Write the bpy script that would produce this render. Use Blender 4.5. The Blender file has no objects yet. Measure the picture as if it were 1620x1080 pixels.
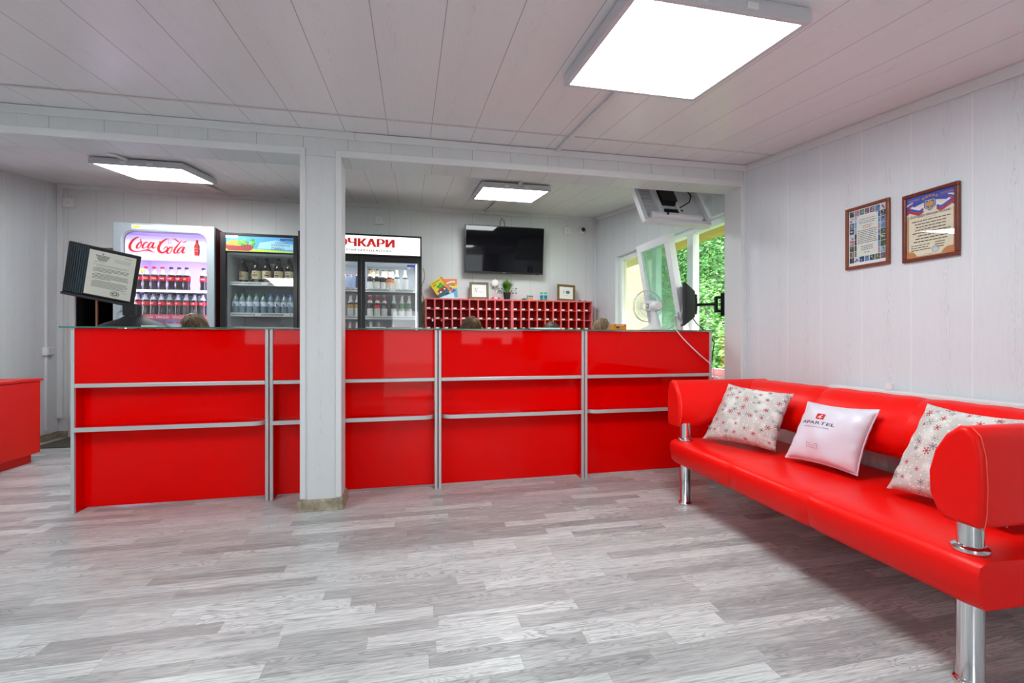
import bpy, bmesh, math, random
from mathutils import Vector, Matrix, Euler
from mathutils.geometry import delaunay_2d_cdt
C = bpy.context.scene.collection
PI = math.pi
random.seed(7)

# ---------------------------------------------------------------- camera, world, sun, exposure
YAW = math.atan(160 / 720)
cam = bpy.data.cameras.new('camera'); cam.lens = 16.0; cam.sensor_width = 36.0; cam.clip_start = 0.02; cam.clip_end = 200
camo = bpy.data.objects.new('camera', cam); C.objects.link(camo)
camo.location = (0, 0, 1.0); camo.rotation_euler = (PI / 2, 0, -YAW)
bpy.context.scene.camera = camo
vs = bpy.context.scene.view_settings
vs.view_transform = 'Standard'; vs.look = 'None'; vs.gamma = 1.0; vs.use_curve_mapping = False
vs.exposure = 1.68
w = bpy.data.worlds.new('world'); bpy.context.scene.world = w; w.use_nodes = True
bg = w.node_tree.nodes['Background']; bg.inputs[0].default_value = (0.90, 0.96, 1.0, 1); bg.inputs[1].default_value = 1.3
sl = bpy.data.lights.new('sun', 'SUN'); sl.energy = 2.5; sl.angle = 0.3; sl.color = (1, .97, .9)
so = bpy.data.objects.new('sun', sl); C.objects.link(so); so.rotation_euler = (math.radians(38), 0, math.radians(60))
PANEL_E = 7.5          # emission of the ceiling panels

# ---------------------------------------------------------------- materials
def lin(c):
    if isinstance(c, str):
        c = [int(c[i:i + 2], 16) / 255 for i in (0, 2, 4)]
        return tuple(x / 12.92 if x <= .04045 else ((x + .055) / 1.055) ** 2.4 for x in c) + (1,)
    return tuple(c) + (1,) if len(c) == 3 else c
MATS = {}
def pbr(name, col, rough=.5, metal=0, coat=0, emit=None, es=0, bump=0, bscale=200, spec=.5, var=0, sheen=0):
    if name in MATS: return MATS[name]
    m = bpy.data.materials.new(name); m.use_nodes = True
    nt = m.node_tree; b = nt.nodes['Principled BSDF']
    b.inputs['Base Color'].default_value = lin(col); b.inputs['Roughness'].default_value = rough
    b.inputs['Metallic'].default_value = metal; b.inputs['Coat Weight'].default_value = coat
    b.inputs['Specular IOR Level'].default_value = spec; b.inputs['Coat Roughness'].default_value = .03
    b.inputs['Sheen Weight'].default_value = sheen
    if emit: b.inputs['Emission Color'].default_value = lin(emit); b.inputs['Emission Strength'].default_value = es
    if bump or var:
        tc = nt.nodes.new('ShaderNodeTexCoord'); n = nt.nodes.new('ShaderNodeTexNoise')
        n.inputs['Scale'].default_value = bscale; n.inputs['Detail'].default_value = 4
        nt.links.new(tc.outputs['Object'], n.inputs['Vector'])
        if bump:
            bp = nt.nodes.new('ShaderNodeBump'); bp.inputs['Strength'].default_value = bump; bp.inputs['Distance'].default_value = .004
            nt.links.new(n.outputs['Fac'], bp.inputs['Height']); nt.links.new(bp.outputs['Normal'], b.inputs['Normal'])
        if var:
            mr = nt.nodes.new('ShaderNodeMapRange'); mr.inputs[1].default_value = .3; mr.inputs[2].default_value = .7
            mr.inputs[3].default_value = 1 - var; mr.inputs[4].default_value = 1 + var * .5
            mx = nt.nodes.new('ShaderNodeVectorMath'); mx.operation = 'SCALE'; mx.inputs[0].default_value = lin(col)[:3]
            nt.links.new(n.outputs['Fac'], mr.inputs[0]); nt.links.new(mr.outputs[0], mx.inputs['Scale']); nt.links.new(mx.outputs[0], b.inputs['Base Color'])
    MATS[name] = m; return m

class NT:
    """tiny node helper"""
    def __init__(s, m): s.t = m.node_tree; s.n = s.t.nodes; s.l = s.t.links
    def put(s, inp, v):
        if hasattr(v, 'is_output'): s.l.new(v, inp)
        else: inp.default_value = v
    def m(s, op, a, b=0.0, c=0.0):
        n = s.n.new('ShaderNodeMath'); n.operation = op
        for i, v in enumerate((a, b, c)): s.put(n.inputs[i], v)
        return n.outputs[0]
    def comb(s, x, y, z):
        n = s.n.new('ShaderNodeCombineXYZ')
        for i, v in enumerate((x, y, z)): s.put(n.inputs[i], v)
        return n.outputs[0]
    def sep(s, v):
        n = s.n.new('ShaderNodeSeparateXYZ'); s.put(n.inputs[0], v); return n.outputs
    def noise(s, v, scale, detail=3, dist=0, rough=.5):
        n = s.n.new('ShaderNodeTexNoise'); s.put(n.inputs['Vector'], v); n.inputs['Scale'].default_value = scale
        n.inputs['Detail'].default_value = detail; n.inputs['Distortion'].default_value = dist; n.inputs['Roughness'].default_value = rough
        return n.outputs['Fac']
    def white(s, v, dim='3D'):
        n = s.n.new('ShaderNodeTexWhiteNoise'); n.noise_dimensions = dim
        s.put(n.inputs['W' if dim == '1D' else 'Vector'], v); return n.outputs['Value']
    def mix(s, f, a, b):
        n = s.n.new('ShaderNodeMix'); n.data_type = 'RGBA'; s.put(n.inputs[0], f)
        s.put(n.inputs[6], lin(a) if not hasattr(a, 'is_output') else a); s.put(n.inputs[7], lin(b) if not hasattr(b, 'is_output') else b)
        return n.outputs[2]
    def rng(s, v, a, b, c, d):
        n = s.n.new('ShaderNodeMapRange'); s.put(n.inputs[0], v)
        for i, q in enumerate((a, b, c, d)): n.inputs[i + 1].default_value = q
        return n.outputs[0]
    def pos(s): return s.n.new('ShaderNodeNewGeometry').outputs['Position']
    def bump(s, h, st, d=.002):
        n = s.n.new('ShaderNodeBump'); n.inputs['Strength'].default_value = st; n.inputs['Distance'].default_value = d
        s.put(n.inputs['Height'], h); return n.outputs[0]

def panel_mat(name, axis, col, seamcol, grain='b9b3b3', pitch=.25, off=0.0, rough=.38):
    """PVC cladding boards: seams across `axis`, wood-grain print along the board"""
    m = bpy.data.materials.new(name); m.use_nodes = True; h = NT(m); b = h.n['Principled BSDF']
    p = h.sep(h.pos()); c = p[axis]; along = p[1] if axis == 0 and 'ceiling' in name else p[2]
    q = h.m('ADD', c, 100 + off); fr = h.m('MODULO', q, pitch); idx = h.m('FLOOR', h.m('DIVIDE', q, pitch))
    seam = h.m('LESS_THAN', fr, .0032); hi = h.m('MULTIPLY', h.m('LESS_THAN', fr, .0065), h.m('GREATER_THAN', fr, .0032))
    rnd = h.white(idx, '1D')
    v = h.comb(h.m('MULTIPLY', fr, 14.0), h.m('MULTIPLY', h.m('ADD', along, h.m('MULTIPLY', rnd, 9)), .9), h.m('MULTIPLY', rnd, 40))
    g1 = h.noise(v, 3.0, 2, .5)
    rings = h.m('SINE', h.m('MULTIPLY', g1, 75))
    ringm = h.rng(rings, .80, 1.0, 0, 1)
    band = h.rng(h.m('ABSOLUTE', h.m('SUBTRACT', fr, h.m('ADD', .06, h.m('MULTIPLY', rnd, .05)))), 0.0, .032, 1, 0)
    fine = h.noise(h.comb(h.m('MULTIPLY', c, 130), h.m('MULTIPLY', along, 6), p[0 if axis else 1]), 1.5, 3)
    gm = h.m('ADD', h.m('MULTIPLY', h.m('MULTIPLY', ringm, band), .55), h.rng(fine, .45, .8, 0, .13))
    base = h.mix(gm, col, grain)
    base = h.mix(seam, base, seamcol)
    h.put(b.inputs['Base Color'], base); b.inputs['Roughness'].default_value = rough
    h.put(b.inputs['Normal'], h.bump(h.m('SUBTRACT', 1, seam), .5, .002))
    return m

def floor_mat():
    m = bpy.data.materials.new('laminate'); m.use_nodes = True; h = NT(m); b = h.n['Principled BSDF']
    p = h.sep(h.pos()); W = .066; L = .52
    y = h.m('ADD', p[1], 50); row = h.m('FLOOR', h.m('DIVIDE', y, W)); fy = h.m('MODULO', y, W)
    ro = h.white(row, '1D')
    x = h.m('ADD', h.m('ADD', p[0], 50), h.m('MULTIPLY', ro, L * 7.3)); col = h.m('FLOOR', h.m('DIVIDE', x, L)); fx = h.m('MODULO', x, L)
    rnd = h.white(h.comb(row, col, 1.5)); rnd2 = h.white(h.comb(row, col, 7.5))
    v = h.comb(h.m('ADD', h.m('MULTIPLY', x, 1.6), h.m('MULTIPLY', rnd, 90)), h.m('ADD', h.m('MULTIPLY', y, 13), h.m('MULTIPLY', rnd2, 70)), h.m('MULTIPLY', rnd, 30))
    n1 = h.noise(v, 1.5, 2, .8)
    rings = h.m('SINE', h.m('MULTIPLY', n1, 95)); rm = h.rng(rings, .1, 1, 0, 1)
    rm = h.m('MULTIPLY', rm, h.rng(rnd2, .3, .9, .25, .8))
    fine = h.noise(h.comb(h.m('MULTIPLY', x, 5), h.m('MULTIPLY', y, 160), rnd), 1.6, 4, .3)
    c = h.mix(h.rng(rnd, 0, 1, 0, 1), 'a3a5a6', 'dfe3e4')
    c = h.mix(h.m('MULTIPLY', rm, .75), c, '74767a')
    c = h.mix(h.rng(fine, .45, .75, 0, .75), c, '707274')
    c = h.mix(h.rng(h.noise(h.comb(h.m('MULTIPLY', x, 8), h.m('MULTIPLY', y, 60), rnd2), 1.1, 2), .52, .8, 0, .6), c, 'dedbd6')
    s1 = h.m('LESS_THAN', fy, .0011); s2 = h.m('LESS_THAN', fx, .002); s = h.m('MAXIMUM', s1, s2)
    c = h.mix(h.m('MULTIPLY', s, .3), c, '6a625e')
    h.put(b.inputs['Base Color'], c); b.inputs['Roughness'].default_value = .33
    h.put(b.inputs['Roughness'], h.rng(fine, .3, .8, .27, .42))
    h.put(b.inputs['Normal'], h.bump(fine, .08, .001))
    return m

def snow_mat():
    m = bpy.data.materials.new('snowflake_fabric'); m.use_nodes = True; h = NT(m); b = h.n['Principled BSDF']
    uv = h.n.new('ShaderNodeTexCoord').outputs['UV']
    def flakes(scale, seed, size, sharp):
        vo = h.n.new('ShaderNodeTexVoronoi'); vo.voronoi_dimensions = '2D'; vo.inputs['Scale'].default_value = 1.0; vo.inputs['Randomness'].default_value = .75
        vm = h.n.new('ShaderNodeVectorMath'); vm.operation = 'MULTIPLY_ADD'; h.put(vm.inputs[0], uv); vm.inputs[1].default_value = (scale,) * 3; vm.inputs[2].default_value = (seed, seed * 1.7, 0)
        h.put(vo.inputs['Vector'], vm.outputs[0])
        sb = h.n.new('ShaderNodeVectorMath'); sb.operation = 'SUBTRACT'; h.put(sb.inputs[0], vm.outputs[0]); h.put(sb.inputs[1], vo.outputs['Position'])
        d = h.sep(sb.outputs[0]); r = h.m('SQRT', h.m('ADD', h.m('POWER', h.m('ABSOLUTE', d[0]), 2), h.m('POWER', h.m('ABSOLUTE', d[1]), 2)))
        a = h.m('ARCTAN2', d[1], d[0]); rc = h.sep(vo.outputs['Color'])
        pet = h.m('POWER', h.m('ABSOLUTE', h.m('COSINE', h.m('ADD', h.m('MULTIPLY', a, 3), h.m('MULTIPLY', rc[1], 6)))), sharp)
        lim = h.m('MULTIPLY', h.m('ADD', h.m('MULTIPLY', pet, .85), .15), h.m('MULTIPLY', h.rng(rc[2], 0, 1, .55, 1), size))
        ring = h.m('GREATER_THAN', h.m('ABSOLUTE', h.m('SUBTRACT', r, h.m('MULTIPLY', size, .42))), size * .05)
        return h.m('MULTIPLY', h.m('LESS_THAN', r, lim), ring), rc[0]
    f1, c1 = flakes(6.5, 3.3, .30, 1.2); f2, c2 = flakes(22, 9.1, .24, .3); f3, c3 = flakes(5.2, 17.2, .24, 1.6)
    c = h.mix(h.rng(h.noise(uv, 5, 2), .5, .62, 0, .6), 'c6c6c2', 'e9e9e6')
    c = h.mix(h.m('MULTIPLY', f2, h.m('GREATER_THAN', c2, .45)), c, 'f6f6f4')
    c = h.mix(h.m('MULTIPLY', f3, .75), c, h.mix(h.m('GREATER_THAN', c3, .5), '7a7680', 'b8a9a8'))
    c = h.mix(f1, c, h.mix(h.m('GREATER_THAN', c1, .68), 'b03040', '7c6f7c'))
    h.put(b.inputs['Base Color'], c); b.inputs['Roughness'].default_value = .85
    return m

def glass_mat(name, tint=(1, 1, 1), f0=.06, rough=0.0):
    """thin clear sheet: transmits straight through, mirrors by Fresnel"""
    m = bpy.data.materials.new(name); m.use_nodes = True; h = NT(m); nt = m.node_tree
    nt.nodes.remove(h.n['Principled BSDF'])
    t = h.n.new('ShaderNodeBsdfTransparent'); t.inputs[0].default_value = lin(tint); g = h.n.new('ShaderNodeBsdfGlossy'); g.inputs['Roughness'].default_value = rough
    ge = h.n.new('ShaderNodeNewGeometry'); dt = h.n.new('ShaderNodeVectorMath'); dt.operation = 'DOT_PRODUCT'
    h.l.new(ge.outputs['Normal'], dt.inputs[0]); h.l.new(ge.outputs['Incoming'], dt.inputs[1])
    co = h.m('ABSOLUTE', dt.outputs['Value']); sch = h.m('POWER', h.m('SUBTRACT', 1.0, h.m('MINIMUM', co, 1.0)), 5.0)
    mx = h.n.new('ShaderNodeMixShader'); h.put(mx.inputs[0], h.m('ADD', f0, h.m('MULTIPLY', sch, .9 - f0)))
    h.l.new(t.outputs[0], mx.inputs[1]); h.l.new(g.outputs[0], mx.inputs[2]); h.l.new(mx.outputs[0], h.n['Material Output'].inputs[0])
    return m

def screen_mesh_mat(name, tint, tl):
    """window glass behind a fine insect screen"""
    m = bpy.data.materials.new(name); m.use_nodes = True; h = NT(m)
    h.n.remove(h.n['Principled BSDF'])
    p = h.sep(h.pos())
    a = h.m('LESS_THAN', h.m('MODULO', h.m('ADD', p[1], 20), .03), .007); c = h.m('LESS_THAN', h.m('MODULO', h.m('ADD', p[2], 20), .016), .004)
    t = h.n.new('ShaderNodeBsdfTransparent'); t.inputs[0].default_value = lin(tint)
    d = h.n.new('ShaderNodeBsdfTranslucent'); d.inputs[0].default_value = lin(tl)
    g = h.n.new('ShaderNodeBsdfGlossy'); g.inputs['Roughness'].default_value = 0
    m1 = h.n.new('ShaderNodeMixShader'); h.put(m1.inputs[0], h.m('ADD', .22, h.m('MULTIPLY', h.m('MAXIMUM', a, c), .05)))
    h.l.new(t.outputs[0], m1.inputs[1]); h.l.new(d.outputs[0], m1.inputs[2])
    m2 = h.n.new('ShaderNodeMixShader'); m2.inputs[0].default_value = .06
    h.l.new(m1.outputs[0], m2.inputs[1]); h.l.new(g.outputs[0], m2.inputs[2]); h.l.new(m2.outputs[0], h.n['Material Output'].inputs[0])
    return m

def hair_mat(name, c1, c2):
    m = bpy.data.materials.new(name); m.use_nodes = True; h = NT(m); b = h.n['Principled BSDF']
    uv = h.sep(h.n.new('ShaderNodeTexCoord').outputs['UV'])
    n = h.noise(h.comb(h.m('MULTIPLY', uv[0], 60), h.m('MULTIPLY', uv[1], 2), 0), 1, 3)
    h.put(b.inputs['Base Color'], h.mix(h.rng(n, .35, .65, 0, 1), c1, c2)); b.inputs['Roughness'].default_value = .6
    h.put(b.inputs['Normal'], h.bump(n, .8, .01))
    return m

def leaf_mat(name, c1, c2):
    m = bpy.data.materials.new(name); m.use_nodes = True; h = NT(m); b = h.n['Principled BSDF']
    n = h.noise(h.pos(), 9, 2); h.put(b.inputs['Base Color'], h.mix(h.rng(n, .35, .65, 0, 1), c1, c2))
    b.inputs['Roughness'].default_value = .5; b.inputs['Transmission Weight'].default_value = 0
    return m

WALLC = 'dee4ea'
m_wallY = panel_mat('wall_panels_y', 1, WALLC, 'f4f4f6', 'bdbbbd')
m_wallX = panel_mat('wall_panels_x', 0, 'e0e3e4', 'c4c4c7', 'cfcfd1')
m_part = panel_mat('partition_panels', 0, 'dadddf', 'b2b0b1', 'c2c2c2', off=.12)
m_ceil = panel_mat('ceiling_panels', 0, 'e9e9ed', 'aca5a5', 'd0cacb', off=.135, rough=.3)
m_ceil2 = panel_mat('ceiling_panels_back', 0, 'e2e3e3', '98959a', 'c9c7c6', off=.135, rough=.32)
m_floor = floor_mat()
m_trim = pbr('white_trim', 'e0e2e4', .35)
m_white = pbr('white_plastic', 'e8e8ea', .35)
m_upvc = pbr('upvc', 'f1f3f7', .25)
m_red = pbr('red_gloss', (.80, .0002, .0002), .04, spec=.16)
m_redl = pbr('red_laminate', (.72, .014, .005), .4, spec=.25)
m_redu = pbr('red_upholstery', (.90, .004, .002), .38, bump=.05, bscale=120, spec=.24)
m_pink = pbr('red_shelf_lit', (.82, .16, .17), .5)  # rack red lightened to pink: light on its front is in the colour
m_redin = pbr('red_shelf_back', (.42, .004, .012), .6)
m_alu = pbr('aluminium', 'c3c9ca', .35, metal=.35)
m_chrome = pbr('chrome', (.72, .73, .74), .10, metal=1)
m_black = pbr('black_plastic', (.008, .008, .009), .28)
m_blackm = pbr('black_matte', (.012, .012, .014), .55)
m_screen = pbr('tv_screen', (.003, .003, .005), .04, spec=.28)
m_panel = pbr('lit_diffuser', 'ffffff', .5, emit=(.94, 1, .995), es=PANEL_E)
m_lamp = pbr('lamp_frame', 'cfcfd6', .35)
m_glass = glass_mat('clear_glass')
m_door = glass_mat('fridge_glass', (.93, .95, .95), .07)
m_top = glass_mat('green_glass', (.55, .85, .75), .06)
m_tope = pbr('green_glass_edge', (.03, .20, .16), .1)
m_scr = screen_mesh_mat('screened_glass', (.90, .88, .82), (.8, .78, .72)); m_scr2 = screen_mesh_mat('tinted_sash_glass', (.62, .78, .73), (.62, .74, .70))
m_snow = snow_mat()
m_satin = pbr('white_satin', 'dedae8', .30, bump=.0, sheen=.4, spec=.7)
m_wood = pbr('mahogany', (.17, .028, .012), .3, var=.25, bscale=40)
m_wood2 = pbr('rustic_wood', (.20, .15, .06), .6, var=.6, bscale=50)
m_base = pbr('grey_oak', (.36, .31, .22), .5, var=.45, bscale=25)
m_paper = pbr('paper', 'dad8cf', .7)
m_ink = pbr('ink', (.05, .05, .06), .7)
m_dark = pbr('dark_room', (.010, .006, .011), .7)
def colm(hexc, rough=.5): return pbr('paint_' + hexc, hexc, rough)

# ---------------------------------------------------------------- mesh builder
def fill_outlines(pts, edges):
    """triangulate glyph outlines: constrained triangulation, then keep what lies inside by the even-odd rule"""
    r = delaunay_2d_cdt([p.to_2d() if len(p) > 2 else p for p in pts], edges, [], 0, 1e-7); P = r[0]; seg = [(P[i], P[j]) for i, j in r[1]]
    src = [(pts[i], pts[j]) for i, j in edges]; F = []
    for f in r[2]:
        cx = sum(P[i][0] for i in f) / len(f); cy = sum(P[i][1] for i in f) / len(f); k = 0
        for p, q in src:
            if (p[1] > cy) != (q[1] > cy) and cx < p[0] + (cy - p[1]) * (q[0] - p[0]) / (q[1] - p[1]): k += 1
        if k % 2: F.append(tuple(f))
    used = sorted({i for f in F for i in f}); mp = {i: n for n, i in enumerate(used)}
    return [(P[i][0], P[i][1]) for i in used], [tuple(mp[i] for i in f) for f in F]
V3 = Vector
class M:
    def __init__(s, mat=None): s.v = []; s.f = []; s.m = []; s.uv = {}; s.mats = []; s.cur = 0; s.use(mat)
    def use(s, mat):
        if mat is None: return s
        if mat not in s.mats: s.mats.append(mat)
        s.cur = s.mats.index(mat); return s
    def add(s, vs, fs, T=None):
        o = len(s.v)
        for p in vs: p = Vector(p); s.v.append(T @ p if T else p)
        for f in fs: s.f.append(tuple(i + o for i in f)); s.m.append(s.cur)
        return s
    def box(s, x0, x1, y0, y1, z0, z1, T=None):
        v = [(x, y, z) for x in (x0, x1) for y in (y0, y1) for z in (z0, z1)]
        return s.add(v, [(0, 1, 3, 2), (4, 6, 7, 5), (0, 4, 5, 1), (2, 3, 7, 6), (0, 2, 6, 4), (1, 5, 7, 3)], T)
    def hexa(s, b, t):   # four bottom, four top corners (counter-clockwise)
        return s.add(list(b) + list(t), [(3, 2, 1, 0), (4, 5, 6, 7), (0, 1, 5, 4), (1, 2, 6, 5), (2, 3, 7, 6), (3, 0, 4, 7)])
    def quad(s, *p): return s.add(p, [tuple(range(len(p)))])
    def prism(s, prof, axis, a0, a1, T=None):   # prof: 2D points; axis: extrusion axis
        def mk(p, a): return (a, p[0], p[1]) if axis == 0 else ((p[0], a, p[1]) if axis == 1 else (p[0], p[1], a))
        n = len(prof); v = [mk(p, a0) for p in prof] + [mk(p, a1) for p in prof]
        f = [tuple(range(n))[::-1], tuple(range(n, 2 * n))] + [(i, (i + 1) % n, n + (i + 1) % n, n + i) for i in range(n)]
        return s.add(v, f, T)
    def tube(s, pts, r, n=8, cap=True, T=None):
        pts = [Vector(p) for p in pts]; rs = r if isinstance(r, (list, tuple)) else [r] * len(pts); rings = []
        prev = None; v = []
        for i, p in enumerate(pts):
            d = (pts[min(i + 1, len(pts) - 1)] - pts[max(i - 1, 0)]).normalized()
            if prev is None: a = d.orthogonal().normalized()
            else: a = (prev - d * prev.dot(d)); a = a.normalized() if a.length > 1e-6 else d.orthogonal().normalized()
            prev = a; b = d.cross(a)
            for k in range(n): t = 2 * PI * k / n; v.append(p + (a * math.cos(t) + b * math.sin(t)) * rs[i])
        f = [(i * n + k, i * n + (k + 1) % n, (i + 1) * n + (k + 1) % n, (i + 1) * n + k) for i in range(len(pts) - 1) for k in range(n)]
        if cap: f += [tuple(range(n))[::-1], tuple(range((len(pts) - 1) * n, len(pts) * n))]
        return s.add(v, f, T)
    def lathe(s, prof, n=16, T=None, mats=None):   # prof (r,z); mats: material for each band
        v = []; o = len(s.v)
        for r, z in prof:
            for k in range(n): t = 2 * PI * k / n; v.append((r * math.cos(t), r * math.sin(t), z))
        s.add(v, [], T)
        for i in range(len(prof) - 1):
            if mats: s.use(mats[i])
            for k in range(n):
                s.f.append((o + i * n + k, o + i * n + (k + 1) % n, o + (i + 1) * n + (k + 1) % n, o + (i + 1) * n + k)); s.m.append(s.cur)
        if prof[0][0] > 1e-5: s.f.append(tuple(o + k for k in range(n))[::-1]); s.m.append(s.cur)
        if prof[-1][0] > 1e-5: s.f.append(tuple(o + (len(prof) - 1) * n + k for k in range(n))); s.m.append(s.cur)
        return s
    def ball(s, c, r, n=12, T=None):
        r = r if isinstance(r, (list, tuple)) else (r, r, r); v = []; f = []
        rows = n // 2
        for i in range(rows + 1):
            a = PI * i / rows - PI / 2
            for k in range(n): t = 2 * PI * k / n; v.append((c[0] + r[0] * math.cos(a) * math.cos(t), c[1] + r[1] * math.cos(a) * math.sin(t), c[2] + r[2] * math.sin(a)))
        for i in range(rows):
            for k in range(n): f.append((i * n + k, i * n + (k + 1) % n, (i + 1) * n + (k + 1) % n, (i + 1) * n + k))
        return s.add(v, f, T)
    # flat artwork in a frame (O, U, V, N): O + U*u + V*v + N*off
    def art(s, pts, fr, off=.0006):
        O, U, V, N = fr; return s.add([O + U * p[0] + V * p[1] + N * off for p in pts], [tuple(range(len(pts)))])
    def arect(s, u0, v0, u1, v1, fr, off=.0006): return s.art([(u0, v0), (u1, v0), (u1, v1), (u0, v1)], fr, off)
    def adisc(s, u, v, ru, rv, fr, off=.0006, n=20, a0=0): return s.art([(u + ru * math.cos(a0 + 2 * PI * k / n), v + rv * math.sin(a0 + 2 * PI * k / n)) for k in range(n)], fr, off)
    def astroke(s, pts, ws, fr, off=.0008):
        """ribbon along a 2D polyline (Catmull-Rom smoothed) with varying width"""
        if not isinstance(ws, (list, tuple)): ws = [ws] * len(pts)
        P = []; W = []
        for i in range(len(pts) - 1):
            p0 = pts[max(i - 1, 0)]; p1 = pts[i]; p2 = pts[i + 1]; p3 = pts[min(i + 2, len(pts) - 1)]
            for k in range(5):
                t = k / 5; P.append(tuple(.5 * (2 * p1[j] + (p2[j] - p0[j]) * t + (2 * p0[j] - 5 * p1[j] + 4 * p2[j] - p3[j]) * t * t + (3 * p1[j] - p0[j] - 3 * p2[j] + p3[j]) * t ** 3) for j in (0, 1)))
                W.append(ws[i] * (1 - t) + ws[i + 1] * t)
        P.append(pts[-1]); W.append(ws[-1]); O, U, V, N = fr; vv = []
        for i, p in enumerate(P):
            a = P[max(i - 1, 0)]; b = P[min(i + 1, len(P) - 1)]; dx, dy = b[0] - a[0], b[1] - a[1]; L = math.hypot(dx, dy) or 1; nx, ny = -dy / L, dx / L
            for sg in (1, -1): vv.append(O + U * (p[0] + sg * nx * W[i] / 2) + V * (p[1] + sg * ny * W[i] / 2) + N * off)
        return s.add(vv, [(2 * i, 2 * i + 1, 2 * i + 3, 2 * i + 2) for i in range(len(P) - 1)])
    def btext(s, txt, fr, u, v, h, wd, off=.001, k=.004):
        for i in range(3): s.text(txt, fr, u + (i - 1) * k, v, h=h, wd=wd, off=off + i * .0004)
        return s
    def text(s, txt, fr, u, v, h=None, wd=None, off=.0008, shear=0, bold=0, fn=None, align='C'):
        cu = bpy.data.curves.new('t', 'FONT'); cu.body = txt; cu.size = 1; cu.offset = bold; cu.shear = shear; cu.fill_mode = 'NONE'; cu.resolution_u = 3
        o = bpy.data.objects.new('t', cu); me = bpy.data.meshes.new_from_object(o)
        P, F = fill_outlines([V3((q.co.x, q.co.y)) for q in me.vertices], [tuple(e.vertices) for e in me.edges]) if me.edges else ([], [])
        bpy.data.objects.remove(o); bpy.data.curves.remove(cu); bpy.data.meshes.remove(me)
        if not P: return s
        x0 = min(p[0] for p in P); x1 = max(p[0] for p in P); y0 = min(p[1] for p in P); y1 = max(p[1] for p in P)
        sy = (h / (y1 - y0)) if h else wd / (x1 - x0); sx = (wd / (x1 - x0)) if wd else sy
        ax = {'C': (x0 + x1) / 2, 'L': x0, 'R': x1}[align]; O, U, V, N = fr or (None,) * 4; out = []
        for p in P:
            a = u + (p[0] - ax) * sx; b = v + (p[1] - (y0 + y1) / 2) * sy
            out.append(fn(a, b, off) if fn else O + U * a + V * b + N * off)
        return s.add(out, F)
    def obj(s, name, parent=None, bev=0, smooth=False, sub=0, base=True, seg=2, uvf=None, ang=35, recalc=True):
        me = bpy.data.meshes.new(name)
        off = Vector((0, 0, 0))
        if parent is not None:
            p = parent; off = Vector(p.get('_o', (0, 0, 0)))
        elif base and s.v:
            off = Vector(((min(v.x for v in s.v) + max(v.x for v in s.v)) / 2, (min(v.y for v in s.v) + max(v.y for v in s.v)) / 2, min(v.z for v in s.v)))
        me.from_pydata([v - off for v in s.v], [], s.f)
        for m in s.mats: me.materials.append(m)
        me.polygons.foreach_set('material_index', s.m)
        if uvf:
            ul = me.uv_layers.new(name='UVMap')
            for l in me.loops: ul.data[l.index].uv = uvf(s.v[l.vertex_index], l.vertex_index)
        if recalc:
            bm = bmesh.new(); bm.from_mesh(me); bmesh.ops.recalc_face_normals(bm, faces=bm.faces); bm.to_mesh(me); bm.free()
        if smooth:
            me.polygons.foreach_set('use_smooth', [True] * len(me.polygons)); me.set_sharp_from_angle(angle=math.radians(ang))
        me.update()
        o = bpy.data.objects.new(name, me); C.objects.link(o)
        if parent is not None: o.parent = parent; o['_o'] = list(off)
        else: o.location = off; o['_o'] = list(off)
        if bev:
            b = o.modifiers.new('bevel', 'BEVEL'); b.width = bev; b.segments = seg; b.limit_method = 'ANGLE'; b.angle_limit = math.radians(40)
        if sub: u = o.modifiers.new('sub', 'SUBSURF'); u.levels = sub; u.render_levels = sub
        return o

def tag(o, label, cat, group=None, kind=None):
    o['label'] = label; o['category'] = cat
    if group: o['group'] = group
    if kind: o['kind'] = kind
    return o
def thing(name, loc, label, cat, group=None, rotz=0, local=False):
    """Empty at the base; parts are given in world coordinates unless local"""
    o = bpy.data.objects.new(name, None); o.empty_display_size = .05; C.objects.link(o); o.location = loc
    o['_o'] = (0, 0, 0) if local else list(loc); o.rotation_euler = (0, 0, rotz)
    return tag(o, label, cat, group)
def struct(o): o['kind'] = 'structure'; return o
def dup(o, loc, rotz=None, label=None, parent=None):
    r = o.copy(); C.objects.link(r)
    if parent is None:
        r.location = loc
        if rotz is not None: r.rotation_euler = (0, 0, rotz)
        if label: r['label'] = label
    else: r.parent = parent
    for ch in list(o.children): dup(ch, None, parent=r)
    return r
V3 = Vector

# ================================================================ ROOM SHELL
XR, XL, YB, YF = 2.39, -3.58, 5.65, -1.6      # right, left, back and front walls
Y0, Y1 = 2.88, 3.06                            # partition faces
def zc(x, y):                                  # sloping ceiling
    zf = 2.235 + .0115 * (x + 2)
    if y <= Y0: return zf + .109 * (y - Y0)
    a = zf; return a + (2.635 - a) * (y - Y0) / (YB - Y0)

struct(M(m_floor).box(XL - .1, XR + .1, YF - .1, YB + .1, -.08, 0).obj('floor'))
def slab(y0, y1, mat, nm):
    b = [(XL - .1, y0, zc(XL, y0)), (XR + .1, y0, zc(XR, y0)), (XR + .1, y1, zc(XR, y1)), (XL - .1, y1, zc(XL, y1))]
    return struct(M(mat).hexa(b, [(p[0], p[1], p[2] + .1) for p in b]).obj(nm))
slab(YF - .1, Y0 + .05, m_ceil, 'ceiling'); slab(Y0 + .05, YB + .1, m_ceil2, 'ceiling')
# right wall with the window opening
WY0, WY1, WZ0, WZ1, WD = 3.09, 5.05, .72, 2.01, .14
wr = M(m_wallY)
wr.box(XR, XR + WD, YF, WY0, 0, 2.75); wr.box(XR, XR + WD, WY1, YB + .1, 0, 2.75)
wr.box(XR, XR + WD, WY0, WY1, 0, WZ0); wr.box(XR, XR + WD, WY0, WY1, WZ1, 2.75)
struct(wr.obj('wall_right'))
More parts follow.
